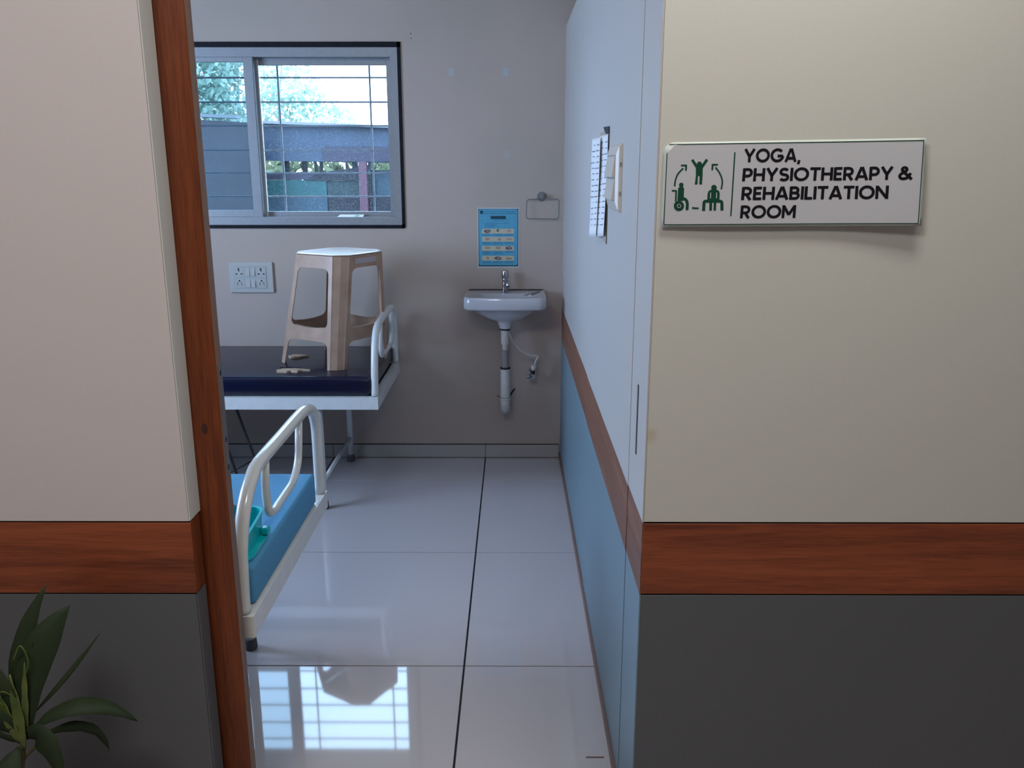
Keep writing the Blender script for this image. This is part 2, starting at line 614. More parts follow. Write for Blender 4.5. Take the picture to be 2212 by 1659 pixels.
def clad(parent, name, m, x0, x1, y0, y1, z0, z1, bev=0.0006):
    return MB().box(x0, x1, y0, y1, z0, z1, bev=bev).build(name, m, parent)


G = 0.0017   # joint between laminate pieces
# --- left part of the corridor partition
wl = struct(MB().box(-2.75, XL - 0.003, YF + 0.003, 1.640, 0, ZP).build('wall_front_left', M['dark']))
clad(wl, 'upper_panel', M['cream_l'], -2.75, XL - 0.0032, YF, YF + 0.0028, ZT + G, ZP)
clad(wl, 'wood_band', M['wood_x'], -2.75, XL, YF - 0.0012, YF + 0.0028, ZB + G, ZT - G)
clad(wl, 'lower_panel', M['grey'], -2.75, XL - 0.0032, YF, YF + 0.0028, 0.002, ZB - G)
clad(wl, 'upper_return', M['cream'], XL - 0.0028, XL, YF + 0.0010, 1.6515, ZT + G, ZP)
clad(wl, 'lower_return', M['grey'], XL - 0.0028, XL, YF + 0.0010, 1.6425, 0.002, ZB - G)
clad(wl, 'band_return', M['wood_z'], XL - 0.0028, XL, YF + 0.0032, 1.6425, ZB + G, ZT - G)
# sliding door leaf pushed back behind the left partition: its wood face, paler edge strip and metal latch plate
XD = -0.5930
dj = struct(MB().box(-1.50, XD - 0.0012, 1.6530, 1.6824, 0.006, ZP - 0.03, bev=0.0008).build('door_1', M['wood_z']))
clad(dj, 'edge_strip', M['lip'], XD - 0.0012, XD, 1.6532, 1.6822, 0.006, ZP - 0.03, bev=0.0003)
sp = MB().box(XD - 0.0004, XD + 0.0008, 1.6580, 1.6800, 0.865, 1.105, bev=0.0004).build('strike_plate', mat('dull_steel_plate', (0.20, 0.17, 0.16), 0.45, metal=0.5), dj)
for z in (0.885, 0.945, 1.085):
    MB().disc((XD + 0.0008, 1.669, z), 0.0035, 'x', rz=0.006, t=-0.0006).build('screw_hole', M['black'], sp)
MB().disc((-0.628, 1.6530, 0.973), 0.006, 'y', rz=0.011, t=0.0006).build('knot', mat('wood_knot', (0.05, 0.012, 0.006), 0.6), dj)

# --- right part of the corridor partition
wr = struct(MB().box(XR0 + 0.003, 2.6, YF + 0.003, 1.68, 0, ZP).build('wall_front_right', M['dark']))


def stained_cream():
    m = M['cream'].copy()
    m.name = 'cream_laminate_stained'
    nt = m.node_tree
    p = nt.nodes['Principled BSDF']
    src = p.inputs['Base Color'].links[0].from_socket
    tc = nt.nodes.new('ShaderNodeTexCoord')
    mp = nt.nodes.new('ShaderNodeMapping')
    mp.vector_type = 'POINT'
    mp.inputs['Location'].default_value = (-0.262, -YF, -0.978)
    nt.links.new(tc.outputs['Object'], mp.inputs[0])
    n = nt.nodes.new('ShaderNodeTexNoise')
    n.inputs['Scale'].default_value = 60
    nt.links.new(tc.outputs['Object'], n.inputs['Vector'])
    ln = nt.nodes.new('ShaderNodeVectorMath')
    ln.operation = 'LENGTH'
    nt.links.new(mp.outputs[0], ln.inputs[0])
    a = nt.nodes.new('ShaderNodeMath')
    a.operation = 'MULTIPLY_ADD'
    a.inputs[1].default_value = 0.02
    nt.links.new(n.outputs['Fac'], a.inputs[0])
    nt.links.new(ln.outputs['Value'], a.inputs[2])
    r = nt.nodes.new('ShaderNodeMapRange')
    r.inputs[1].default_value = 0.018
    r.inputs[2].default_value = 0.030
    r.inputs[3].default_value = 0.45
    r.inputs[4].default_value = 0.0
    nt.links.new(a.outputs[0], r.inputs[0])
    mx = nt.nodes.new('ShaderNodeMix')
    mx.data_type = 'RGBA'
    nt.links.new(r.outputs[0], mx.inputs[0])
    nt.links.new(src, mx.inputs[6])
    mx.inputs[7].default_value = (0.46, 0.38, 0.22, 1)
    nt.links.new(mx.outputs[2], p.inputs['Base Color'])
    return m


clad(wr, 'upper_panel', stained_cream(), XR0 + 0.0034, 2.6, YF, YF + 0.0028, ZT + G, ZP)
clad(wr, 'wood_band', M['wood_x'], XR0 + 0.0030, 2.6, YF - 0.0004, YF + 0.0028, ZB + G, ZT - G)
clad(wr, 'lower_panel', M['grey'], XR0 + 0.0034, 2.6, YF, YF + 0.0028, 0.002, ZB - G)


# --- inner partition running back on the right (slightly skewed), built of laminate pieces between joints
def skew_box(mb, y0, y1, z0, z1, d0, d1):
    """slab between depth offsets d0 (outer, towards the room) and d1 from the partition face"""
    a, b = xr(y0), xr(y1)
    mb.hexa([(a + d0, y0, z0), (a + d1, y0, z0), (b + d1, y1, z0), (b + d0, y1, z0)],
            [(a + d0, y0, z1), (a + d1, y0, z1), (b + d1, y1, z1), (b + d0, y1, z1)])
    return mb


wi = struct(skew_box(MB(), YF + 0.003, YB, 0, ZP, 0.0028, 0.075).build('wall_inner_right', M['dark']))
segs = [(YF + 0.0006, 1.7996), (1.8004, 2.8137), (2.8143, YB - 0.0005)]
for k, (a, b) in enumerate(segs):
    d = -0.0015 if k == 1 else 0.0
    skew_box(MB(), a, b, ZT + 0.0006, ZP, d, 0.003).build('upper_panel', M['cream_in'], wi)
    skew_box(MB(), a, b, ZB + 0.0004, ZT - 0.0008, d, 0.003).build('wood_band', M['wood_y'], wi)
    skew_box(MB(), a, b, 0.002, ZB - 0.0004, d, 0.003).build('lower_panel', M['steelblue'], wi)
sb = struct(skew_box(MB(), YF + 0.001, YB - 0.011, 0.0, 0.034, -0.007, 0.001).build('baseboard_right', M['brown_strip']))
# recessed edge pull in the partition's end piece
hp = MB().hexa([(xr(1.70) - 0.0016, 1.7005, 0.902), (xr(1.70) + 0.004, 1.7005, 0.902), (xr(1.71) + 0.004, 1.7105, 0.902), (xr(1.71) - 0.0016, 1.7105, 0.902)],
              [(xr(1.70) - 0.0016, 1.7005, 1.052), (xr(1.70) + 0.004, 1.7005, 1.052), (xr(1.71) + 0.004, 1.7105, 1.052), (xr(1.71) - 0.0016, 1.7105, 1.052)], bev=0.0004)
hp.build('edge_pull', mat('dark_inlay', (0.05, 0.045, 0.06), 0.5), wi)
# scuff on the floor by the skirting
MB().box(0.185, 0.232, 1.912, 1.918, -0.0002, 0.0006).build('scuff_mark', M['brown_strip'], fl)

# ------------------------------------------------------------------ window
win = struct(MB().box(WX0, WX0 + 0.02, YB - 0.006, YB + 0.12, WZ0, WZ1).box(WX1 - 0.011, WX1 + 0.005, YB - 0.006, YB + 0.12, WZ0, WZ1)
             .box(WX0, WX1 + 0.005, YB - 0.006, YB + 0.12, WZ1 - 0.023, WZ1 + 0.001).box(WX0, WX1, YB - 0.006, YB + 0.12, WZ0 - 0.004, WZ0 + 0.016)
             .build('window_1', M['granite']))
FY = YB - 0.004
fx0, fx1, fz0, fz1 = WX0 + 0.02, WX1 - 0.011, WZ0 + 0.016, WZ1 - 0.023
fr = MB()
fr.hexa([(fx1 - 0.035, FY, fz0 + 0.035), (fx1, FY, fz0), (fx1, FY, fz1), (fx1 - 0.035, FY, fz1 - 0.042)],
        [(fx1 - 0.035, FY + 0.1, fz0 + 0.035), (fx1, FY + 0.1, fz0), (fx1, FY + 0.1, fz1), (fx1 - 0.035, FY + 0.1, fz1 - 0.042)])
fr.hexa([(fx0, FY, fz1), (fx1 - 0.0008, FY, fz1), (fx1 - 0.0358, FY, fz1 - 0.042), (fx0 + 0.035, FY, fz1 - 0.042)],
        [(fx0, FY + 0.1, fz1), (fx1 - 0.0008, FY + 0.1, fz1), (fx1 - 0.0358, FY + 0.1, fz1 - 0.042), (fx0 + 0.035, FY + 0.1, fz1 - 0.042)])
fr.hexa([(fx0, FY, fz0), (fx1 - 0.0008, FY, fz0), (fx1 - 0.0358, FY, fz0 + 0.035), (fx0 + 0.035, FY, fz0 + 0.035)],
        [(fx0, FY + 0.1, fz0), (fx1 - 0.0008, FY + 0.1, fz0), (fx1 - 0.0358, FY + 0.1, fz0 + 0.035), (fx0 + 0.035, FY + 0.1, fz0 + 0.035)])
fr.box(fx0, fx0 + 0.035, FY, FY + 0.1, fz0, fz1)
fr.box(fx0, fx1, FY - 0.006, FY + 0.004, fz0 - 0.003, fz0 + 0.003)
frame = fr.build('window_frame', M['alu'], win)
# left sash on the front track, right sash on the rear track
ls = MB()
LY = YB + 0.008
ls.box(-1.290, -1.243, LY, LY + 0.022, fz0 + 0.030, fz1 - 0.040, bev=0.0015)
ls.box(-1.86, -1.290, LY + 0.001, LY + 0.022, 1.969, 1.992, bev=0.001).box(-1.86, -1.290, LY + 0.001, LY + 0.022, 1.248, 1.280, bev=0.001)
ls.box(-1.885, -1.85, LY, LY + 0.022, fz0 + 0.030, fz1 - 0.040)
lso = ls.build('sash', M['alu'], win)
MB().box(-1.85, -1.289, LY + 0.009, LY + 0.013, 1.279, 1.970).build('pane', M['glass_l'], lso)
rs = MB()
RY = YB + 0.045
rs.box(-1.262, -1.232, RY, RY + 0.022, 1.243, 1.992, bev=0.001)
rs.box(-0.618, -0.596, RY, RY + 0.022, 1.243, 1.992, bev=0.001)
rs.box(-1.232, -0.618, RY + 0.001, RY + 0.022, 1.958, 1.990, bev=0.001)
rs.box(-1.232, -0.618, RY + 0.001, RY + 0.022, 1.243, 1.272, bev=0.001)
rso = rs.build('sash', M['alu'], win)
MB().box(-1.233, -0.617, RY + 0.009, RY + 0.013, 1.270, 1.960).build('pane', M['glass'], rso)
MB().box(-1.90, -0.59, RY - 0.008, RY - 0.001, 1.9905, 1.997).box(-0.5965, -0.592, RY - 0.008, RY + 0.02, 1.25, 1.993).build('gasket', M['alu_dark'], win)
MB().box(-1.2435, -1.2385, YB - 0.002, YB + 0.014, 1.245, 1.985).build('interlock_strip', M['coping'], win)
MB().box(-1.2330, -1.2275, RY - 0.004, RY + 0.001, 1.245, 1.985).build('interlock_strip', M['white_metal'], win)  # white colour stands in for sunlight on the edge of the right sash
# grill of flat bars outside
GY = YB + 0.105
gr = thing('window_grill', 'painted iron window grill of thin crossed bars outside the glass', 'grill', (-1.2, GY, 1.2))
for z in (1.907, 1.794, 1.683, 1.567, 1.458, 1.343):
    MB().box(-1.95, -0.53, GY - 0.004, GY + 0.004, z - 0.004, z + 0.004, bev=0.001).build('bar', M['iron'], gr)
for x in (-1.60, -1.156, -0.709):
    MB().box(x - 0.0045, x + 0.0045, GY + 0.004, GY + 0.010, WZ0, WZ1, bev=0.001).build('upright_bar', M['iron'], gr)
# small card lying on the lower track
cd = thing('small_card', 'small white card with a green mark on the lower window track', 'card', (-0.81, YB, 1.245))
MB().hexa([(-0.880, YB - 0.002, 1.2455), (-0.752, YB - 0.002, 1.2455), (-0.748, YB + 0.034, 1.2580), (-0.868, YB + 0.034, 1.2580)],
          [(-0.880, YB - 0.002, 1.2462), (-0.752, YB - 0.002, 1.2462), (-0.748, YB + 0.034, 1.2587), (-0.868, YB + 0.034, 1.2587)]).build('card_sheet', mat('bright_white_card', (0.92, 0.95, 0.95), 0.5), cd)
MB().hexa([(-0.796, YB + 0.010, 1.2510), (-0.776, YB + 0.006, 1.2496), (-0.770, YB + 0.022, 1.2551), (-0.783, YB + 0.022, 1.2551)],
          [(-0.796, YB + 0.010, 1.2514), (-0.776, YB + 0.006, 1.2500), (-0.770, YB + 0.022, 1.2555), (-0.783, YB + 0.022, 1.2555)]).build('green_mark', mat('green_print', (0.02, 0.55, 0.30), 0.5), cd)

# ------------------------------------------------------------------ outside
struct(MB().box(-2.4, -0.2, YB + 0.15, YB + 0.36, WZ1 + 0.0, WZ1 + 0.08).build('sunshade_slab', M['ceiling']))  # sunshade slab out of view, added to cut the sky reflected in the floor
struct(MB().box(-14, 12, YB + 0.15, 40, -0.3, -0.1).build('ground', M['ground']))
OY = 8.0
shed = thing('shed', 'open shed with tarpaulin roof, teal sheet wall and posts outside the window', 'shed', (-1.7, OY, -0.1))
MB().hexa([(-2.34, OY - 0.05, 1.545), (-0.6, OY - 0.05, 1.515), (-0.6, OY + 1.4, 1.515), (-2.34, OY + 1.4, 1.545)],
          [(-2.34, OY - 0.02, 1.870), (-0.6, OY - 0.02, 1.812), (-0.6, OY + 1.4, 1.82), (-2.34, OY + 1.4, 1.872)]).build('roof_tarpaulin', M['tarp'], shed)
MB().box(-1.725, -0.6, OY - 0.062, OY - 0.05, 1.535, 1.665).build('roof_tint_strip', M['tarp_p'], shed)  # purple strip added for the darker view through overlapping window glass
MB().hexa([(-2.36, OY - 0.08, 1.866), (-0.6, OY - 0.08, 1.808), (-0.6, OY + 0.1, 1.808), (-2.36, OY + 0.1, 1.866)],
          [(-2.36, OY - 0.08, 1.892), (-0.6, OY - 0.08, 1.824), (-0.6, OY + 0.1, 1.824), (-2.36, OY + 0.1, 1.892)]).build('roof_edge', M['coping'], shed)
MB().box(-2.34, -1.722, OY, OY + 0.04, 1.375, 1.432).build('sill_board', M['tarp_p'], shed)
MB().box(-2.34, -1.722, OY, OY + 0.03, 1.235, 1.372).build('teal_panel', M['teal_sheet'], shed)
MB().box(-1.718, -1.43, OY + 0.01, OY + 0.04, 1.225, 1.365).build('teal_panel', M['teal_dark'], shed)  # teal darkened: the overlapping window glass is put into the colour
MB().box(-2.34, -1.722, OY, OY + 0.03, 0.3, 1.232).build('lower_sheet', M['blue_sheet'], shed)
MB().box(-1.718, -0.6, OY + 0.012, OY + 0.04, 0.3, 1.222).build('lower_sheet', M['dark_sheet'], shed)  # dark colour stands in for the overlapping window glass on this side
MB().hexa([(-1.90, OY - 0.01, 1.370), (-1.42, OY - 0.01, 1.366), (-1.42, OY + 0.03, 1.366), (-1.90, OY + 0.03, 1.370)],
          [(-1.80, OY - 0.01, 1.434), (-1.42, OY - 0.01, 1.487), (-1.42, OY + 0.03, 1.487), (-1.80, OY + 0.03, 1.434)]).build('sagging_cloth', M['dark_sheet'], shed)
MB().box(-1.34, -0.6, OY + 0.06, OY + 0.1, 1.225, 1.46).build('side_sheet', M['blue_sheet'], shed)
MB().box(-1.413, -1.341, OY - 0.06, OY, -0.1, 1.56).build('maroon_post', M['post_red'], shed)
MB().box(-1.335, -1.31, OY - 0.02, OY + 0.05, -0.1, 1.56).build('post', M['post_dark'], shed)
for (x0, x1, tp) in ((-2.118, -2.080, 0), (-1.955, -1.915, 0), (-1.832, -1.812, -0.02), (-1.795, -1.772, 0), (-1.56, -1.545, 0), (-1.50, -1.45, 0)):
    MB().hexa([(x0, OY + 0.1, 1.30), (x1, OY + 0.1, 1.30), (x1, OY + 0.14, 1.30), (x0, OY + 0.14, 1.30)],
              [(x0 + tp, OY + 0.1, 1.56), (x1 + tp, OY + 0.1, 1.56), (x1 + tp, OY + 0.14, 1.56), (x0 + tp, OY + 0.14, 1.56)]).build('post', M['post_dark'], shed)
bw = thing('boundary_sheet_wall', 'tall blue-grey sheet wall with pale capping left of the shed', 'wall', (-3.2, OY - 0.3, -0.1))
MB().hexa([(-5.5, OY - 0.3, -0.1), (-2.20, OY - 0.3, -0.1), (-2.20, OY - 0.22, -0.1), (-5.5, OY - 0.22, -0.1)],
          [(-5.5, OY - 0.3, 2.02), (-2.20, OY - 0.3, 1.855), (-2.20, OY - 0.22, 1.855), (-5.5, OY - 0.22, 2.02)]).build('sheet', M['wall_out'], bw)
MB().hexa([(-5.5, OY - 0.33, 2.018), (-2.40, OY - 0.33, 1.892), (-2.40, OY - 0.19, 1.892), (-5.5, OY - 0.19, 2.018)],
          [(-5.5, OY - 0.33, 2.050), (-2.40, OY - 0.33, 1.918), (-2.40, OY - 0.19, 1.918), (-5.5, OY - 0.19, 2.050)]).build('capping', M['coping'], bw)


def leaf_cloud(mb, c, rad, n, size, rnd, droop=0.0, long=1.0):
    for _ in range(n):
        while True:
            p = Vector((rnd.uniform(-1, 1), rnd.uniform(-1, 1), rnd.uniform(-1, 1)))
            if p.length < 1:
                break
        p = Vector((c[0] + p.x * rad[0], c[1] + p.y * rad[1], c[2] + p.z * rad[2]))
        a = Vector((rnd.uniform(-1, 1), rnd.uniform(-1, 1), rnd.uniform(-1, 1) - droop)).normalized()
        b = a.cross(Vector((rnd.uniform(-1, 1), rnd.uniform(-1, 1), rnd.uniform(-1, 1)))).normalized()
        s = size * rnd.uniform(0.6, 1.3)
        l = s * long
        mb.bm.faces.new([mb.bm.verts.new(p), mb.bm.verts.new(p + a * l * 0.5 + b * s * 0.3), mb.bm.verts.new(p + a * l), mb.bm.verts.new(p + a * l * 0.5 - b * s * 0.3)])
    return mb


def tree(name, label, x, y, h, blobs, leafmat, size, seed, long=1.0, n=1300):
    rnd = random.Random(seed)
    t = thing(name, label, 'tree', (x, y, -0.1))
    MB().tube(spline([(x, y, -0.1), (x + 0.1, y, h * 0.35), (x - 0.1, y, h * 0.7), (x, y, h)]), [0.035 - 0.02 * i / 24 for i in range(25)], 8).build('trunk', M['bark'], t)
    mb = MB()
    for (dx, dy, z, r, k) in blobs:
        leaf_cloud(mb, (x + dx, y + dy, z), (r, r * 0.8, r * 0.8), int(n * k), size, rnd, 0.3, long)
    f = mb.build('foliage', leafmat, t)
    f['kind'] = 'stuff'
    return t


tree('leafy_tree', 'pale green leafy tree behind the sheet wall, seen through the left pane', -4.7, 12.5, 3.2,
     [(0, 0, 2.6, 0.9, 1.4), (0.5, 0.3, 3.1, 0.7, 1.0), (-0.8, 0, 3.0, 0.9, 1.2), (0.4, 0, 2.2, 0.6, 0.8)], M['foliage'], 0.11, 3)
tree('thin_tree', 'thin pale tree seen through the grill above the shed roof', -3.5, 13.6, 3.0,
     [(0, 0, 2.75, 0.50, 0.42), (0.42, 0, 2.35, 0.42, 0.30), (-0.3, 0, 2.3, 0.45, 0.42), (0.8, 0, 2.15, 0.3, 0.12)], M['foliage'], 0.085, 5)
tree('small_tree', 'low green tree at the right edge of the window view above the shed', -1.55, 14.5, 2.2,
     [(0, 0, 2.1, 0.28, 0.10)], M['foliage'], 0.08, 8)
rnd = random.Random(11)
hb = thing('dry_hedge', 'yellow-green dry leaves of a hedge seen through the shed gap', 'hedge', (-2.4, 11.0, -0.1))
mb = MB()
for i in range(9):
    leaf_cloud(mb, (-4.0 + i * 0.42, 11.0 + rnd.uniform(-0.3, 0.3), 1.1), (0.45, 0.35, 0.75), 330, 0.12, rnd, 0.2, 2.2)
hf = mb.build('foliage', M['foliage_y'], hb)
hf['kind'] = 'stuff'
st = MB()
for i in range(7):
    x = -3.9 + i * 0.5
    st.tube([(x, 11.05, -0.1), (x + 0.1, 11.0, 0.9), (x - 0.05, 11.0, 1.6)], [0.03, 0.02, 0.01], 6)
s_ = st.build('stems', M['bark'], hb)
s_['kind'] = 'stuff'


# ------------------------------------------------------------------ beds
def make_bed(name, label, xe, y0, y1, zr0, zr1, ztop, length, hoop, loop, matk, leg_x, metal, mat_round, mbox, skew=0.0):
    b = thing(name, label, 'bed', (xe - length / 2, (y0 + y1) / 2, 0))
    xa = xe - length
    th = 0.0035
    # angle-iron rails: upright face and inward flange
    for nm, (a0, a1, b0, b1) in (('side_rail', (xa, xe, y0, y0 + th)), ('side_rail', (xa, xe, y1 - th, y1)), ('end_rail', (xe - th, xe, y0 + th, y1 - th)), ('end_rail', (xa, xa + th, y0 + th, y1 - th))):
        m = MB().box(a0, a1, b0, b1, zr0, zr1)
        if nm == 'side_rail':
            yy = (b1, b0 + 0.03) if b0 == y0 else (b1 - 0.03, b0)
            m.box(a0 + th, a1 - th, yy[0], yy[1], zr1 - 0.004, zr1)
        else:
            xx = (a1 - 0.03, a0) if a1 == xe else (a1, a0 + 0.03)
            m.box(xx[0], xx[1], b0 + 0.0265, b1 - 0.0265, zr1 - 0.004, zr1)
        m.build(nm, metal, b)
    MB().box(xa + 0.01, xe - 0.004, y0 + 0.004, y1 - 0.004, zr1 - 0.009, zr1 - 0.0045).build('mattress_deck', M['dark_metal'], b)
    for lx in (leg_x, xa + (xe - leg_x)):
        for ly in (y0 + 0.035, y1 - 0.035):
            l = MB().tube([(lx, ly, 0.03), (lx, ly, zr1 - 0.006)], 0.0155, 14).build('leg', metal, b)
            MB().rings([[(lx + r * math.cos(a * PI / 8), ly + r * math.sin(a * PI / 8), z) for a in range(16)] for (r, z) in ((0.019, 0.0), (0.021, 0.006), (0.0185, 0.034), (0.016, 0.036))]).build('rubber_foot', M['rubber'], l)
        MB().tube([(lx, y0 + 0.035, 0.125), (lx, y1 - 0.035, 0.125)], 0.010, 10).build('stretcher', metal, b)
    xh = xe - 0.0165
    r = 0.0160
    ya_, yb_ = hoop[0][0], hoop[-1][0]
    xs_ = lambda y: xh + skew * (yb_ - y) / (yb_ - ya_)
    pts = spline([(xs_(y), y, z) for (y, z) in hoop], 8)
    h = MB().tube(pts, r, 16).build('end_hoop', metal, b)
    MB().tube(rounded([(xs_(y), y, z) for (y, z) in loop], 0.045), 0.0105, 12).build('hoop_loop', metal, h)
    # mattress
    m = bmesh.new()
    x0m, x1m, y0m, y1m, z0m, z1m = xa + 0.01, mbox[0], mbox[1], mbox[2], zr1 + 0.0005, ztop
    mm = MB().box(x0m, x1m, y0m, y1m, z0m, z1m)
    me = mm.build('mattress', matk, b)
    md = me.modifiers.new('edge', 'BEVEL')
    md.width = mat_round
    md.segments = 5
    md.limit_method = 'NONE'
    for f in me.data.polygons:
        f.use_smooth = True
    return b, me


hoop1 = [(3.575, 0.526), (3.590, 0.640), (3.625, 0.745), (3.685, 0.800), (3.78, 0.815), (3.98, 0.822), (4.13, 0.822), (4.20, 0.800), (4.228, 0.740), (4.232, 0.640), (4.232, 0.526)]
loop1 = [(3.795, 0.812), (3.765, 0.715), (3.785, 0.655), (3.90, 0.645), (4.085, 0.652), (4.125, 0.700), (4.125, 0.812)]
bed1, mat1 = make_bed('hospital_bed', 'white steel examination bed with torn navy mattress by the rear wall', -0.590, 3.548, 4.262, 0.471, 0.525, 0.612, 1.85,
                      hoop1, loop1, M['navy'], -0.855, M['white_metal'], 0.024, (-0.620, 3.560, 4.242))


def patch(parent, outline, z, h, m, name):
    pts = [(x, y, z) for x, y in outline]
    top = [(x, y, z + h) for x, y in outline]
    mb = MB()
    mb.rings([pts, top], smooth=False)
    return mb.build(name, m, parent)


zt1 = 0.612
patch(mat1, [(-1.052, 3.665), (-1.045, 3.640), (-1.000, 3.638), (-0.985, 3.650), (-0.955, 3.640), (-0.950, 3.668), (-0.905, 3.672), (-0.945, 3.685), (-0.985, 3.695), (-1.03, 3.690)], zt1, 0.009, M['foam'], 'torn_patch')
patch(mat1, [(-1.045, 3.692), (-1.00, 3.697), (-0.95, 3.690), (-0.955, 3.70), (-1.045, 3.702)], zt1, 0.013, M['navy'], 'lifted_cover')
patch(mat1, [(-1.075, 3.960), (-1.055, 3.925), (-1.02, 3.930), (-1.005, 3.958), (-0.98, 3.965), (-1.02, 3.985), (-1.05, 3.995)], zt1, 0.008, M['foam'], 'torn_patch')
MB().tube([(-0.650, 3.578, 0.590), (-0.640, 3.575, 0.592), (-0.634, 3.580, 0.588)], [0.006, 0.008, 0.004], 8).build('torn_patch', M['foam'], mat1)
# folding brace rods under the rear bed
MB().tube([(-1.36, 3.93, 0.463), (-1.24, 3.93, 0.03)], 0.0065, 8).build('brace_rod', M['dark_metal'], bed1)
MB().tube([(-1.47, 3.93, 0.463), (-1.35, 3.93, 0.008)], 0.0065, 8).build('brace_rod', M['dark_metal'], bed1)
MB().tube([(-1.25, 4.05, 0.10), (-1.40, 3.95, 0.03)], 0.004, 8).build('brace_rod', M['dark_metal'], bed1)

D = 0.0
hoop2 = [(1.722, 0.523), (1.728, 0.600), (1.736, 0.665), (1.762, 0.725), (1.800, 0.768), (1.845, 0.796), (1.90, 0.812), (2.08, 0.816), (2.25, 0.820), (2.335, 0.816), (2.405, 0.793), (2.440, 0.745), (2.446, 0.68), (2.446, 0.523)]
loop2 = [(1.950, 0.812), (1.935, 0.730), (1.945, 0.665), (1.985, 0.655), (2.175, 0.662), (2.235, 0.700), (2.262, 0.815)]
bed2, mat2 = make_bed('hospital_bed', 'white steel examination bed with blue cloth mattress near the doorway', -0.578, 1.704, 2.466, 0.470, 0.522, 0.615, 1.85,
                      hoop2, loop2, M['blue'], -0.84, M['cream_metal'], 0.010, (-0.588, 1.757, 2.368), skew=-0.011)

# teal tub on the near bed
tub = thing('plastic_tub', 'teal plastic tub lying on the blue mattress behind the bed hoop', 'tub', (-0.722, 1.868, 0.616))


def rrect(cx, cy, hx, hy, z, r, n=5, tilt=0.0):
    out = []
    for (sx, sy, a0) in ((1, 1, 0), (-1, 1, 90), (-1, -1, 180), (1, -1, 270)):
        for k in range(n + 1):
            a = math.radians(a0 + 90 * k / n)
            out.append((cx + sx * (hx - r) + r * math.cos(a), cy + sy * (hy - r) + r * math.sin(a), z))
    return out


tcx, tcy, tz = -0.716, 1.856, 0.616
MB().rings([rrect(tcx, tcy, 0.118, 0.095, tz, 0.045), rrect(tcx, tcy, 0.120, 0.097, tz + 0.006, 0.045), rrect(tcx, tcy, 0.119, 0.096, tz + 0.010, 0.045), rrect(tcx, tcy, 0.106, 0.085, tz + 0.011, 0.04)]).build('base_flange', M['teal'], tub, smooth_angle=35)


def lean(ring, dz):
    """rim a little lower towards the front"""
    return [(x, y, z + dz * (y - tcy) / 0.09) for x, y, z in ring]


MB().rings([rrect(tcx, tcy, 0.104, 0.083, tz + 0.012, 0.03), lean(rrect(tcx, tcy, 0.106, 0.085, tz + 0.052, 0.03), 0.006), lean(rrect(tcx, tcy, 0.109, 0.088, tz + 0.060, 0.03), 0.008), lean(rrect(tcx, tcy, 0.109, 0.088, tz + 0.063, 0.03), 0.008),
            lean(rrect(tcx, tcy, 0.103, 0.082, tz + 0.063, 0.028), 0.008), rrect(tcx, tcy, 0.101, 0.080, tz + 0.035, 0.028), rrect(tcx, tcy, 0.098, 0.078, tz + 0.018, 0.026)]).build('tub_body', M['teal'], tub, smooth_angle=35)
MB().box(tcx + 0.104, tcx + 0.124, 1.900, 1.922, tz + 0.012, tz + 0.030, bev=0.004, seg=2).build('clip', M['teal'], tub)
MB().tube([(tcx - 0.05, tcy + 0.075, tz + 0.076), (tcx + 0.02, tcy + 0.072, tz + 0.078), (tcx + 0.045, tcy + 0.070, tz + 0.076)], 0.004, 8).build('metal_handle', M['chrome'], tub)

# ------------------------------------------------------------------ stool on the rear bed
SX, SY, SZ, ST = -0.800, 3.918, 0.613, 1.117
stool = thing('plastic_stool', 'beige plastic stool with square top standing on the navy mattress', 'stool', (SX, SY, SZ))
A0 = math.radians(-76.5)


def rc(z):
    t = (z - SZ) / (ST - SZ)
    return 0.237 - 0.051 * t


def ch(z):
    t = (z - SZ) / (ST - SZ)
    return 0.031 + 0.005 * t


def corner(k, z, s):
    """end point of the cut corner k (s=-1 or 1)"""
    a = A0 + k * PI / 2
    er = Vector((math.cos(a), math.sin(a), 0))
    et = Vector((-math.sin(a), math.cos(a), 0))
    p = er * rc(z) + et * ch(z) * s
    t = (z - SZ) / (ST - SZ)
    return Vector((SX - 0.045 * (1 - t), SY, 0)) + p + Vector((0, 0, z))


def fl_w(z):
    """flange width beside each cut corner: fillets next to apron and stretcher"""
    w0 = 0.020
    zA, zS1, zS0 = ST - 0.062, SZ + 0.182, SZ + 0.120
    w_ = w0
    for (z_e, sgn) in ((zA, -1), (zS1, 1), (zS0, -1)):
        d = (z - z_e) * sgn
        if 0 <= d < 0.028:
            w_ = max(w_, w0 + 0.028 - math.sqrt(max(0, 0.028 ** 2 - (0.028 - d) ** 2)))
    if zS0 < z < zS1 or z > zA:
        w_ = max(w_, w0 + 0.026)
    if z < SZ + 0.12:
        w_ -= 0.006 * (1 - (z - SZ) / 0.12)
    return w_


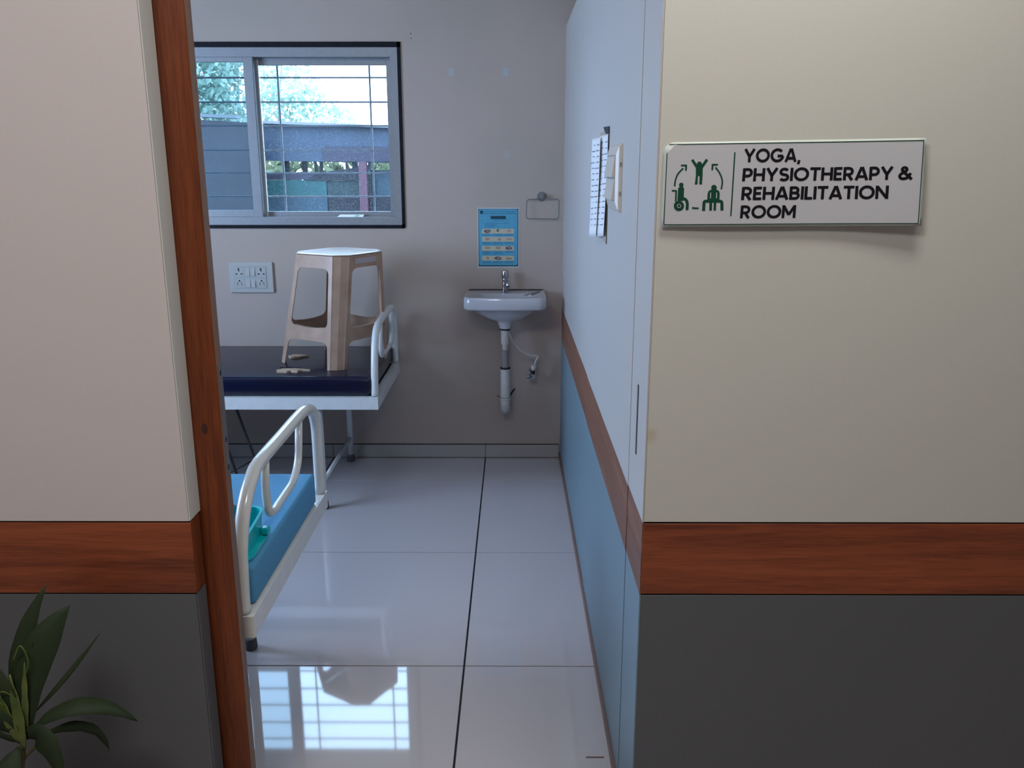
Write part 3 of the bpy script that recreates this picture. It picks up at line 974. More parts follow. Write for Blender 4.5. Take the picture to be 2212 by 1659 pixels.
zs = sorted(set([SZ, SZ + 0.03, SZ + 0.06] + [SZ + 0.092 + 0.0035 * i for i in range(9)] + [SZ + 0.1201, SZ + 0.15, SZ + 0.1819] + [SZ + 0.182 + 0.0035 * i for i in range(9)]
             + [SZ + 0.23, SZ + 0.28, SZ + 0.33, SZ + 0.38] + [ST - 0.062 - 0.0035 * i for i in range(9)] + [ST - 0.0619, ST - 0.03, ST - 0.008]))
for k in range(4):
    rows = []
    for z in zs:
        c0, c1 = corner(k, z, -1), corner(k, z, 1)
        pn, nn = corner((k - 1) % 4, z, 1), corner((k + 1) % 4, z, -1)
        fa = c0 + (pn - c0).normalized() * fl_w(z)
        fb = c1 + (nn - c1).normalized() * fl_w(z)
        rows.append([fa, c0, c0.lerp(c1, 0.10), c0.lerp(c1, 0.5) + (c0 + c1 - Vector((SX, SY, z)) * 2).normalized() * 0.004, c0.lerp(c1, 0.90), c1, fb])
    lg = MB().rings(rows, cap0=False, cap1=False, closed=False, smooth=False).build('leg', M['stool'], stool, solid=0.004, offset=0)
    # apron and stretcher between corner k and the next
    for (nm, z0, z1) in (('apron', ST - 0.062, ST - 0.008), ('stretcher', SZ + 0.120, SZ + 0.182)):
        rws = []
        for i in range(9):
            t = i / 8
            row = []
            for z in (z0, (z0 + z1) / 2, z1):
                bend = 4 * t * (1 - t)
                zz = z
                if nm == 'stretcher':
                    zz = z - 0.006 * bend if z == z1 else z
                a, b = corner(k, zz, 1), corner((k + 1) % 4, zz, -1)
                d = (b - a).normalized()
                a2, b2 = a + d * 0.042, b - d * 0.042
                row.append(a2.lerp(b2, t))
            if nm == 'stretcher':   # inward ledge along its top edge
                a = row[-1]
                row.append(a + (Vector((SX, SY, a.z)) - a).normalized() * 0.012)
            rws.append(row)
        MB().rings(rws, cap0=False, cap1=False, closed=False, smooth=False).build(nm, M['stool'], stool, solid=0.004, offset=0)
rg = []
for (dz, dr) in ((-0.006, 0.0), (-0.003, 0.0015), (0.0, -0.004), (0.0005, -0.012), (-0.0015, -0.018), (-0.002, -0.05)):
    ring = []
    for k in range(4):
        c0, c1 = corner(k, ST, -1), corner(k, ST, 1)
        for p in (c0, c0.lerp(c1, 0.5), c1):
            d = (p - Vector((SX, SY, ST)))
            d.z = 0
            q = p + d.normalized() * dr
            ring.append((q.x, q.y, ST + dz))
    rg.append(ring)
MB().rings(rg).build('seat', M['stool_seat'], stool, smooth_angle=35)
a, b = corner(0, ST - 0.03, 1), corner(1, ST - 0.03, -1)
d = (b - a).normalized()
nrm = Vector((d.y, -d.x, 0))
pa, pb = a + d * 0.035 + nrm * 0.0032, b - d * 0.045 + nrm * 0.0032
MB().hexa([pa + Vector((0, 0, -0.014)), pb + Vector((0, 0, -0.014)), pb + nrm * 0.001 + Vector((0, 0, -0.014)), pa + nrm * 0.001 + Vector((0, 0, -0.014))],
          [pa + Vector((0, 0, 0.010)), pb + Vector((0, 0, 0.010)), pb + nrm * 0.001 + Vector((0, 0, 0.010)), pa + nrm * 0.001 + Vector((0, 0, 0.010))]).build('sticker', M['sticker'], stool)

# ------------------------------------------------------------------ wash basin with its plumbing
BX = -0.048
bs = thing('wash_basin', 'small white ceramic wash basin fixed to the rear wall', 'basin', (BX, YB, 0.84))


def dshape(hw, yf, z, yb=YB - 0.0005, rc_=0.06, bow=0.012, n=6):
    """D-like outline: straight at the wall, rounded front corners, slightly bowed front"""
    pts = [(BX - hw, yb, z)]
    for k in range(n + 1):
        a = PI + PI / 2 * k / n
        pts.append((BX - hw + rc_ + rc_ * math.cos(a), yf + rc_ + rc_ * math.sin(a), z))
    m = 7
    for k in range(1, m):
        t = k / m
        x = BX - hw + rc_ + (2 * hw - 2 * rc_) * t
        pts.append((x, yf - bow * 4 * t * (1 - t), z))
    for k in range(n + 1):
        a = -PI / 2 + PI / 2 * k / n
        pts.append((BX + hw - rc_ + rc_ * math.cos(a), yf + rc_ + rc_ * math.sin(a), z))
    pts.append((BX + hw, yb, z))
    return pts


body = MB()
NP = len(dshape(0.2, 4.0, 0))


def ell(hw, hy, cy, z):
    out = []
    base = dshape(0.2, 4.0, 0)
    for (x, y, _) in base:
        dx, dy = (x - BX) / 0.2, (y - 4.141) / 0.141
        a = math.atan2(dy, dx)
        out.append((BX + hw * math.cos(a), cy + hy * math.sin(a), z))
    return out


R = [ell(0.026, 0.026, 4.150, 0.716), ell(0.032, 0.032, 4.150, 0.719), ell(0.041, 0.038, 4.150, 0.750), ell(0.050, 0.045, 4.150, 0.757), ell(0.100, 0.075, 4.150, 0.772),
     ell(0.145, 0.100, 4.150, 0.795), dshape(0.170, 4.045, 0.822, rc_=0.05, bow=0.01), dshape(0.194, 4.006, 0.828, rc_=0.045),
     dshape(0.1985, 4.000, 0.836, rc_=0.045), dshape(0.197, 4.000, 0.882, rc_=0.045), dshape(0.194, 4.004, 0.8875, rc_=0.045), dshape(0.186, 4.012, 0.888, rc_=0.04)]
body.rings(R, cap0=True, cap1=False)
# deck at the back, basin hollow in front
Ri = [dshape(0.186, 4.012, 0.888, rc_=0.04), ell(0.165, 0.082, 4.115, 0.884), ell(0.150, 0.072, 4.115, 0.855), ell(0.09, 0.045, 4.125, 0.80), ell(0.02, 0.02, 4.150, 0.785)]
body.rings(Ri, cap0=False, cap1=True)
bmesh.ops.remove_doubles(body.bm, verts=body.bm.verts, dist=0.0004)
bo = body.build('basin_bowl', M['ceramic'], bs, smooth_angle=50)
MB().box(BX - 0.185, BX + 0.19, YB - 0.006, YB, 0.884, 0.892, bev=0.002).build('wall_joint', M['dark'], bs)
MB().hexa([(BX + 0.085, 4.085, 0.8885), (BX + 0.165, 4.235, 0.8885), (BX + 0.172, 4.225, 0.8885), (BX + 0.10, 4.075, 0.8885)],
          [(BX + 0.085, 4.085, 0.890), (BX + 0.165, 4.235, 0.890), (BX + 0.172, 4.225, 0.890), (BX + 0.10, 4.075, 0.890)]).build('soap_recess', M['flex'], bs)
fc = thing('pillar_tap', 'chrome pillar tap standing on the basin deck', 'tap', (BX - 0.002, 4.232, 0.888))
fx, fy = BX - 0.002, 4.232


def lathe(mb, cx, cy, prof, n=20):
    mb.rings([[(cx + r * math.cos(2 * PI * k / n), cy + r * math.sin(2 * PI * k / n), z) for k in range(n)] for (r, z) in prof])
    return mb


lathe(MB(), fx, fy, [(0.019, 0.888), (0.019, 0.893), (0.0140, 0.897), (0.0135, 0.948), (0.0125, 0.952)]).build('tap_body', M['chrome'], fc, smooth_angle=40)
MB().tube(spline([(fx, fy, 0.940), (fx + 0.006, fy - 0.03, 0.940), (fx + 0.012, fy - 0.055, 0.935), (fx + 0.014, fy - 0.062, 0.920)]), 0.0105, 14).build('spout', M['chrome'], fc)
MB().disc((fx + 0.014, fy - 0.0625, 0.9198), 0.0078, 'z', t=-0.0012).build('spout_opening', M['black'], fc)
lathe(MB(), fx, fy, [(0.010, 0.951), (0.0160, 0.953), (0.0168, 0.958), (0.0168, 0.988), (0.0145, 0.992), (0.003, 0.993)]).build('knob', M['chrome'], fc, smooth_angle=40)
# waste pipe
wp = thing('waste_pipe', 'white plastic waste pipe running down the wall below the basin', 'pipe', (BX, 4.15, 0.28))
px_, py_ = BX - 0.002, 4.155
lathe(MB(), px_, py_, [(0.026, 0.708), (0.027, 0.711), (0.026, 0.7155), (0.02, 0.7158)]).build('rubber_washer', M['black'], wp, smooth_angle=40)
lathe(MB(), px_, py_, [(0.0195, 0.640), (0.0205, 0.7078), (0.019, 0.708)][::1]).build('tail_pipe', M['pvc'], wp, smooth_angle=40)
lathe(MB(), px_, py_, [(0.013, 0.590), (0.0135, 0.628), (0.0195, 0.642)]).build('reducer', M['pvc'], wp, smooth_angle=40)
prof = []
for i in range(15):
    z = 0.515 + i * 0.0064
    prof += [(0.0165, z), (0.0185, z + 0.0032)]
lathe(MB(), px_ + 0.002, py_, prof).build('flexible_section', M['flex'], wp)
lathe(MB(), px_ + 0.001, py_, [(0.024, 0.510), (0.0255, 0.512), (0.0255, 0.518), (0.019, 0.519)]).build('rubber_ring', M['black'], wp, smooth_angle=40)
lathe(MB(), px_ + 0.001, py_, [(0.0245, 0.360), (0.0245, 0.512)]).build('down_pipe', M['pvc'], wp, smooth_angle=40)
lathe(MB(), px_ + 0.001, py_, [(0.0265, 0.350), (0.0275, 0.353), (0.0275, 0.358), (0.0245, 0.361)]).build('pipe_collar', M['pvc'], wp, smooth_angle=40)
lathe(MB(), px_ + 0.001, py_, [(0.0272, 0.3635), (0.0272, 0.3655)]).build('wire_tie', M['flex'], wp)
MB().tube([(px_ - 0.042, py_ + 0.005, 0.371), (px_ - 0.024, py_ - 0.004, 0.364)], 0.0015, 6).build('wire_tie', M['dark'], wp)
MB().tube(spline([(px_ + 0.02, py_, 0.366), (px_ + 0.035, py_ + 0.03, 0.382), (px_ + 0.046, YB, 0.372)]), 0.0045, 8).build('bracket', M['dark'], wp)
MB().tube([(px_ + 0.001, py_, 0.351), (px_ + 0.001, py_ + 0.003, 0.325), (px_ + 0.001, py_ + 0.012, 0.303), (px_ + 0.001, py_ + 0.035, 0.290), (px_ + 0.001, py_ + 0.07, 0.287), (px_ + 0.001, YB, 0.287)],
          [0.0245, 0.0245, 0.0245, 0.0245, 0.0245, 0.0245], 18).build('elbow', M['pvc'], wp)
# supply hose and angle valve
sh = thing('supply_hose', 'thin white water hose curving from the basin down to the angle valve', 'hose', (0.08, 4.2, 0.51))
MB().tube(spline([(-0.040, 4.215, 0.735), (-0.022, 4.200, 0.665), (0.002, 4.18, 0.625), (0.035, 4.19, 0.592), (0.075, 4.20, 0.571), (0.107, 4.205, 0.566), (0.116, 4.205, 0.560), (0.104, 4.205, 0.538), (0.095, 4.205, 0.506)], 6), 0.0048, 10).build('hose_tube', M['pvc'], sh)
MB().tube([(0.095, 4.205, 0.520), (0.092, 4.205, 0.492)], [0.0125, 0.0125], 12).build('hose_nut', M['pvc'], sh)
av = thing('angle_valve', 'small chrome angle valve on the rear wall beside the waste pipe', 'valve', (0.09, YB, 0.46))
MB().tube([(0.092, 4.205, 0.492), (0.090, 4.205, 0.468)], 0.010, 12).build('valve_neck', M['black'], av)
MB().tube([(0.089, 4.188, 0.462), (0.089, YB, 0.462)], 0.0125, 14).build('valve_body', M['chrome'], av)
MB().tube([(0.085, 4.195, 0.462), (0.062, 4.192, 0.462), (0.061, 4.192, 0.462)], [0.008, 0.0125, 0.011], 8).build('valve_knob', M['chrome'], av)
MB().disc((0.089, YB, 0.462), 0.024, t=0.004).build('wall_flange', M['chrome'], av)

# ------------------------------------------------------------------ poster above the basin
po = thing('hand_washing_poster', 'blue laminated instruction poster with rows of hand pictures above the basin', 'poster', (-0.083, YB, 1.0))
X0, X1, Z0, Z1 = -0.187, 0.021, 0.998, 1.293
PY = YB - 0.0005
MB().box(X0, X1, PY - 0.0012, PY, Z0, Z1, bev=0.0003).build('laminate_sheet', M['poster_white'], po)
MB().box(X0 + 0.005, X1 - 0.006, PY - 0.0016, PY - 0.001, Z0 + 0.008, Z1 - 0.006).build('dark_border', M['poster_dark'], po)


def flat_rr(mb, cx, cz, hx, hz, r, y, t=0.0004):
    ring = [(x, y, z) for (x, z, _) in rrect(cx, cz, hx, hz, 0, r, 4)]
    ring2 = [(x, y - t, z) for (x, _, z) in ring]
    mb.rings([ring, ring2], smooth=False)
    return mb


pw, ph = X1 - X0, Z1 - Z0


def pp(u, v):
    """poster coordinates from the detail view: u 215..1105, v 190..1460 (v downwards)"""
    return X0 + (u - 215) / 890 * pw, Z1 - (v - 190) / 1270 * ph


flat_rr(MB(), *pp(656, 812), (1065 - 248) / 2 / 890 * pw, (1400 - 224) / 2 / 1270 * ph, 0.008, PY - 0.0016).build('blue_field', M['poster_teal'], po)
tl_ = MB()


def tbar(u0, u1, v, hh=9):
    x0, z = pp(u0, v)
    x1, _ = pp(u1, v)
    q = x0
    r_ = random.Random(int(v * 7 + u0))
    while q < x1 - 0.002:
        e = min(x1, q + r_.uniform(0.005, 0.012))
        h = hh / 1270 * ph
        tl_.box(q, e, PY - 0.0024, PY - 0.002, z - h / 2, z + h / 2)
        q = e + 0.0018


tbar(365, 1010, 270, 12)
tbar(365, 1045, 312, 14)
tbar(550, 775, 462, 9)
tbar(380, 890, 515, 8)
for v, e in ((540, 640), (560, 600), (582, 700), (602, 570)):
    tbar(375 if v < 600 else 450, e, v, 7)
for (v0, rows) in ((745, 2), (915, 3), (1105, 4), (1325, 2)):
    for i in range(rows):
        tbar(325, 500, v0 + i * 20, 8)
        tbar(560 - i * 12, 740 + i * 8, v0 + i * 20, 8)
        tbar(800, 970, v0 + i * 20, 8) if i < 2 else None
tx = tl_.build('text_lines', M['poster_text'], po)
tx['kind'] = 'stuff'
MB().disc((pp(308, 284)[0], PY - 0.002, pp(308, 284)[1]), 0.0092, t=0.0004, n=18).build('round_emblem', M['poster_dark'], po)
flat_rr(MB(), *pp(658, 395), 160 / 890 * pw, 34 / 1270 * ph, 0.002, PY - 0.002).build('title_box', M['poster_dark'], po)
cells = [[('g', 425, 680, 85, 42), ('g2', 650, 665, 32, 38), ('p', 882, 675, 50, 36)],
         [('s', 425, 845, 60, 34), ('s', 680, 848, 42, 36), ('p', 885, 850, 95, 26)],
         [('s', 420, 1030, 68, 32), ('s', 655, 1030, 72, 34), ('g', 880, 1035, 92, 42)],
         [('s', 430, 1250, 34, 38), ('g', 650, 1252, 92, 42), ('s', 880, 1258, 74, 30)]]
for r_i, row in enumerate(cells):
    vc = (680, 848, 1042, 1252)[r_i]
    flat_rr(MB(), *pp(650, vc), 340 / 890 * pw, 52 / 1270 * ph, 0.003, PY - 0.002).build('picture_strip', M['poster_beige'], po)
    for (k, u, v, a, b_) in row:
        m_ = {'g': M['poster_grey'], 'g2': M['poster_grey'], 'p': M['poster_pink'], 's': M['poster_skin']}[k]
        rr_ = random.Random(u * 3 + v)
        cx, cz = pp(u, v)
        hx, hz = a / 890 * pw, b_ / 1270 * ph
        n = 18
        ring = []
        for q in range(n):
            an = 2 * PI * q / n
            kf = 0.68 + 0.32 * rr_.random()
            ring.append((cx + hx * math.cos(an) * kf, PY - 0.0024, cz + hz * math.sin(an) * kf))
        MB().rings([ring, [(x, y - 0.0004, z) for x, y, z in ring]], smooth=False).build('hand_picture', m_, po)
        ring = [(cx + hx * (0.1 + 0.4 * math.cos(2 * PI * q / 10)), PY - 0.0028, cz + hz * (0.1 + 0.35 * math.sin(2 * PI * q / 10) * (0.6 + 0.4 * rr_.random()))) for q in range(10)]
        MB().rings([ring, [(x, y - 0.0003, z) for x, y, z in ring]], smooth=False).build('hand_detail', M['poster_pink'] if k != 'p' else M['poster_skin'], po)

# ------------------------------------------------------------------ towel ring with suction cup
tr_ = thing('towel_ring', 'thin clear rectangular towel ring on a round suction cup beside the poster', 'towel ring', (0.132, YB, 1.345))
ty = YB - 0.022
ring = rounded([(0.132, ty, 1.336), (0.056, ty, 1.333), (0.053, ty - 0.004, 1.241), (0.212, ty - 0.004, 1.240), (0.214, ty, 1.335), (0.132, ty, 1.336)], 0.016)
MB().tube(ring, 0.0022, 8).build('ring', mat('clear_rod', (0.25, 0.24, 0.26), 0.15, trans=0.35, ior=1.4), tr_)
lr = []
for (r, dy) in ((0.0235, 0.0), (0.0225, 0.004), (0.014, 0.007), (0.012, 0.016), (0.0125, 0.026), (0.006, 0.028)):
    lr.append([(0.130 + r * math.cos(2 * PI * k / 24), YB - dy, 1.346 + r * math.sin(2 * PI * k / 24)) for k in range(24)])
MB().rings(lr).build('suction_cup', mat('grey_clear_plastic', (0.30, 0.32, 0.31), 0.12, trans=0.4, ior=1.4), tr_, smooth_angle=40)

# ------------------------------------------------------------------ socket board on the rear wall
so = thing('socket_board', 'white socket board with four sockets and four switches above the bed', 'socket board', (-1.32, YB, 0.95))
sx0, sx1, sz0, sz1 = -1.430, -1.210, 0.874, 1.027
MB().box(sx0, sx1, YB - 0.012, YB, sz0, sz1, bev=0.004, seg=2).build('cover_frame', M['plate'], so)
ix0, ix1, iz0, iz1 = sx0 + 0.026, sx1 - 0.032, sz0 + 0.022, sz1 - 0.022
MB().box(ix0, ix1, YB - 0.0135, YB - 0.012, iz0, iz1, bev=0.0005).build('module_plate', mat('pale_socket_modules', (0.40, 0.44, 0.43), 0.4), so)
MB().box(ix0 - 0.001, ix1 + 0.001, YB - 0.0124, YB - 0.0119, iz0 - 0.001, iz1 + 0.001).build('plate_gap', M['flex'], so)
yq = YB - 0.0135
for (row, zc_) in ((0, iz1 - 0.026), (1, iz0 + 0.027)):
    for xc in (ix0 + 0.025, ix1 - 0.026):
        sk = MB().box(xc - 0.022, xc + 0.022, yq - 0.001, yq, zc_ - 0.023, zc_ + 0.023, bev=0.0004).build('socket', M['plate'], so)
        hm = MB()
        y_ = yq - 0.001
        if row == 0:
            hm.disc((xc - 0.001, y_, zc_ + 0.014), 0.0048, t=0.0003).disc((xc, y_, zc_ + 0.0055), 0.0036, t=0.0003)
            for s in (-1, 1):
                hm.disc((xc + s * 0.0125, y_, zc_ - 0.010), 0.0052, t=0.0003, rz=0.0032)
        else:
            hm.disc((xc, y_, zc_ + 0.012), 0.0042, t=0.0003)
            for s in (-1, 1):
                hm.disc((xc + s * 0.009, y_, zc_ + 0.002), 0.0028, t=0.0003).disc((xc + s * 0.0105, y_, zc_ - 0.0075), 0.0028, t=0.0003)
        hm.build('pin_holes', M['black'], sk)
    for xs in (-0.0125, 0.0125):
        xc = (ix0 + ix1) / 2 + xs
        MB().hexa([(xc - 0.0105, yq - 0.006, zc_ - 0.020), (xc + 0.0105, yq - 0.006, zc_ - 0.020), (xc + 0.0105, yq, zc_ - 0.020), (xc - 0.0105, yq, zc_ - 0.020)],
                  [(xc - 0.0105, yq - 0.001, zc_ + 0.020), (xc + 0.0105, yq - 0.001, zc_ + 0.020), (xc + 0.0105, yq, zc_ + 0.020), (xc - 0.0105, yq, zc_ + 0.020)], bev=0.0005).build('switch', M['plate'], so)

# ------------------------------------------------------------------ switch board and notices on the inner right partition
sw = thing('switch_board', 'cream switch board with two rows of switches on the inner right wall', 'switch board', (0.252, 2.15, 1.46))


def onr(y, z, off):
    """point standing off the inner right partition face"""
    return (xr(y) - 0.0015 - off, y, z)


y0_, y1_, z0_, z1_ = 2.060, 2.262, 1.380, 1.541
R0 = [onr(y, z, 0) for (y, z) in ((y0_, z0_), (y1_, z0_), (y1_, z1_), (y0_, z1_))]
R1 = [onr(y, z, 0.009) for (y, z) in ((y0_ + 0.001, z0_ + 0.006), (y1_ - 0.001, z0_ + 0.006), (y1_ - 0.001, z1_ - 0.006), (y0_ + 0.001, z1_ - 0.006))]
R2 = [onr(y, z, 0.0150) for (y, z) in ((y0_ + 0.012, z0_ + 0.026), (y1_ - 0.012, z0_ + 0.026), (y1_ - 0.012, z1_ - 0.026), (y0_ + 0.012, z1_ - 0.026))]
MB().rings([R0, R1, R2], cap0=True, smooth=False).build('cover_frame', M['plate_cream'], sw, bevel=0.0012)
MB().hexa([onr(y0_ + 0.018, z0_ + 0.027, 0.0146), onr(y1_ - 0.018, z0_ + 0.027, 0.0146), onr(y1_ - 0.018, z0_ + 0.027, 0.0153), onr(y0_ + 0.018, z0_ + 0.027, 0.0153)],
          [onr(y0_ + 0.018, z1_ - 0.027, 0.0146), onr(y1_ - 0.018, z1_ - 0.027, 0.0146), onr(y1_ - 0.018, z1_ - 0.027, 0.0153), onr(y0_ + 0.018, z1_ - 0.027, 0.0153)]).build('module_plate', M['flex'], sw)
for (za, zb_) in ((z0_ + 0.030, z0_ + 0.078), (z0_ + 0.083, z1_ - 0.030)):
    for i in range(6):
        a = y0_ + 0.022 + i * 0.0265
        b = a + 0.0245
        MB().hexa([onr(a, za, 0.0150), onr(b, za, 0.0150), onr(b, za, 0.0235), onr(a, za, 0.0235)],
                  [onr(a, zb_, 0.0150), onr(b, zb_, 0.0150), onr(b, zb_, 0.0160), onr(a, zb_, 0.0160)], bev=0.0004).build('switch', M['plate_cream'], sw)
for z in (1.425, 1.492):
    MB().box(xr(2.07) - 0.008, xr(2.07) - 0.0035, y0_ - 0.0008, y0_ + 0.002, z - 0.005, z + 0.005).build('clip_slot', M['flex'], sw)

nb = thing('notice_clipboard', 'brown card backing for the handwritten sheets beside the switch board', 'clipboard', (0.25, 2.45, 1.4))
MB().hexa([onr(2.349, 1.282, 0.0), onr(2.555, 1.300, 0.0), onr(2.555, 1.300, 0.004), onr(2.349, 1.282, 0.002)],
          [onr(2.349, 1.585, 0.0), onr(2.555, 1.580, 0.0), onr(2.555, 1.580, 0.003), onr(2.349, 1.585, 0.0015)]).build('backing_card', M['card'], nb)
MB().hexa([onr(2.342, 1.572, 0.0005), onr(2.370, 1.572, 0.0005), onr(2.370, 1.572, 0.008), onr(2.342, 1.572, 0.003)],
          [onr(2.342, 1.590, 0.0005), onr(2.395, 1.590, 0.0005), onr(2.395, 1.590, 0.012), onr(2.342, 1.590, 0.003)]).build('black_clip', M['black'], nb)
MB().hexa([onr(2.3435, 1.284, -0.001), onr(2.3455, 1.284, -0.001), onr(2.3445, 1.284, 0.0022), onr(2.3435, 1.284, 0.0022)],
          [onr(2.3435, 1.583, -0.001), onr(2.3455, 1.583, -0.001), onr(2.3445, 1.583, 0.0022), onr(2.3435, 1.583, 0.0022)]).build('dark_edge', M['alu_dark'], nb)


def paper_sheet(name, label, ya, yb_, za, zb_, offs, seed):
    t = thing(name, label, 'paper', (0.235, (ya + yb_) / 2, za), group='handwritten notices by the switch board')
    nu, nv = 10, 16
    rnd = random.Random(seed)

    def sf(u, v, e=0.0):
        y = ya + (yb_ - ya) * u
        z = za + (zb_ - za) * v - 0.012 * u * (1 - v)
        o = offs[0] + offs[1] * u ** 1.6 + offs[2] * math.sin(v * 5.0 + seed) * u + 0.006 * (1 - v) ** 2
        return Vector(onr(y, z, o + e))
    mb = MB()
    g = [[mb.bm.verts.new(sf(i / nu, j / nv)) for i in range(nu + 1)] for j in range(nv + 1)]
    for j in range(nv):
        for i in range(nu):
            f = mb.bm.faces.new([g[j][i], g[j][i + 1], g[j + 1][i + 1], g[j + 1][i]])
            f.smooth = True
    mb.build('sheet', M['paper'], t, solid=0.0005, offset=0)
    wb_ = MB()
    for j in range(15):
        v = 0.93 - j * 0.058
        for (ua, ub) in ((0.08, 0.08 + rnd.uniform(0.25, 0.45)), (0.62, 0.62 + rnd.uniform(0.1, 0.3))):
            u = ua
            while u < ub:
                du = rnd.uniform(0.03, 0.08)
                dv = rnd.uniform(-0.008, 0.008)
                a, b = sf(u, v - 0.004, 0.0009), sf(u + du, v - 0.004 + dv, 0.0009)
                c, d = sf(u + du, v + 0.006 + dv, 0.0009), sf(u, v + 0.004, 0.0009)
                wb_.quad([a, b, c, d])
                u += du + rnd.uniform(0.01, 0.03)
    o = wb_.build('handwriting', M['ink'], t)
    o['kind'] = 'stuff'
    return t


paper_sheet('notice_sheet', 'white handwritten sheet nearer the switch board, over the brown card', 2.345, 2.475, 1.305, 1.570, (0.004, 0.008, 0.002), 1)
paper_sheet('notice_sheet', 'white handwritten sheet farther from the switch board, curling off the wall', 2.440, 2.575, 1.298, 1.565, (0.0145, 0.009, 0.002), 4)

# ------------------------------------------------------------------ room sign on the corridor side
sg = thing('room_sign', 'white wall sign reading yoga physiotherapy and rehabilitation room, green pictograms', 'sign', (0.5, YF, 1.455))
CA, CB, CC_, CD = (0.267, 1.380), (0.735, 1.383), (0.729, 1.5365), (0.267, 1.529)


def sgp(s, t, e=0.0):
    """point on the sign: s 0..1 across, t 0..1 upwards; the board bows off the wall"""
    x = (CA[0] * (1 - s) + CB[0] * s) * (1 - t) + (CD[0] * (1 - s) + CC_[0] * s) * t
    z = (CA[1] * (1 - s) + CB[1] * s) * (1 - t) + (CD[1] * (1 - s) + CC_[1] * s) * t
    off = 0.0035 + 0.010 * s ** 2 + 0.006 * (1 - t) * (0.6 + 0.4 * s) + 0.002 * math.sin(s * 7)
    if s < 0.04 and t > 0.9:
        off = max(0.001, off - 0.002)
    return Vector((x, YF - off - e, z))


sb_ = MB()
nu, nv = 30, 10
def cut(s, t):
    return s + t > 0
outl = []
g = [[sgp(i / nu, j / nv) for i in range(nu + 1)] for j in range(nv + 1)]
g[nv][0] = sgp(0.006, 0.955)
gv = [[sb_.bm.verts.new(p) for p in row] for row in g]
for j in range(nv):
    for i in range(nu):
        f = sb_.bm.faces.new([gv[j][i], gv[j][i + 1], gv[j + 1][i + 1], gv[j + 1][i]])
        f.smooth = True
sb_.build('board', M['sign_edge'], sg, solid=0.0018, offset=1)
fb_ = MB()
gv = [[fb_.bm.verts.new(sgp(0.012 + 0.98 * i / nu, 0.022 + 0.95 * j / nv, 0.0003)) for i in range(nu + 1)] for j in range(nv + 1)]
gv[nv][0].co = sgp(0.030, 0.955, 0.0003)
for j in range(nv):
    for i in range(nu):
        fb_.bm.faces.new([gv[j][i], gv[j][i + 1], gv[j + 1][i + 1], gv[j + 1][i]])
fb_.build('print_face', M['sign_white'], sg)


def ribbon(mb, pts, hw, mp, closed=False):
    """stroke of half width hw (in the units of the glyph) along 2D points, mapped to the board by mp"""
    P = [Vector((p[0], p[1])) for p in pts]
    n = len(P)
    L, R_ = [], []
    for i in range(n):
        a, b = P[max(0, i - 1)], P[min(n - 1, i + 1)]
        if closed and i in (0, n - 1):
            a, b = P[n - 2], P[1]
        t = (b - a).normalized()
        nrm = Vector((-t.y, t.x))
        L.append(mb.bm.verts.new(mp(*(P[i] + nrm * hw))))
        R_.append(mb.bm.verts.new(mp(*(P[i] - nrm * hw))))
    for i in range(n - 1):
        mb.bm.faces.new([L[i], L[i + 1], R_[i + 1], R_[i]])


def arc(cx, cy, rx, ry, a0, a1, n=14):
    return [(cx + rx * math.cos(math.radians(a0 + (a1 - a0) * k / n)), cy + ry * math.sin(math.radians(a0 + (a1 - a0) * k / n))) for k in range(n + 1)]


def sub(p, q, n=4):
    return [(p[0] + (q[0] - p[0]) * k / n, p[1] + (q[1] - p[1]) * k / n) for k in range(n + 1)]


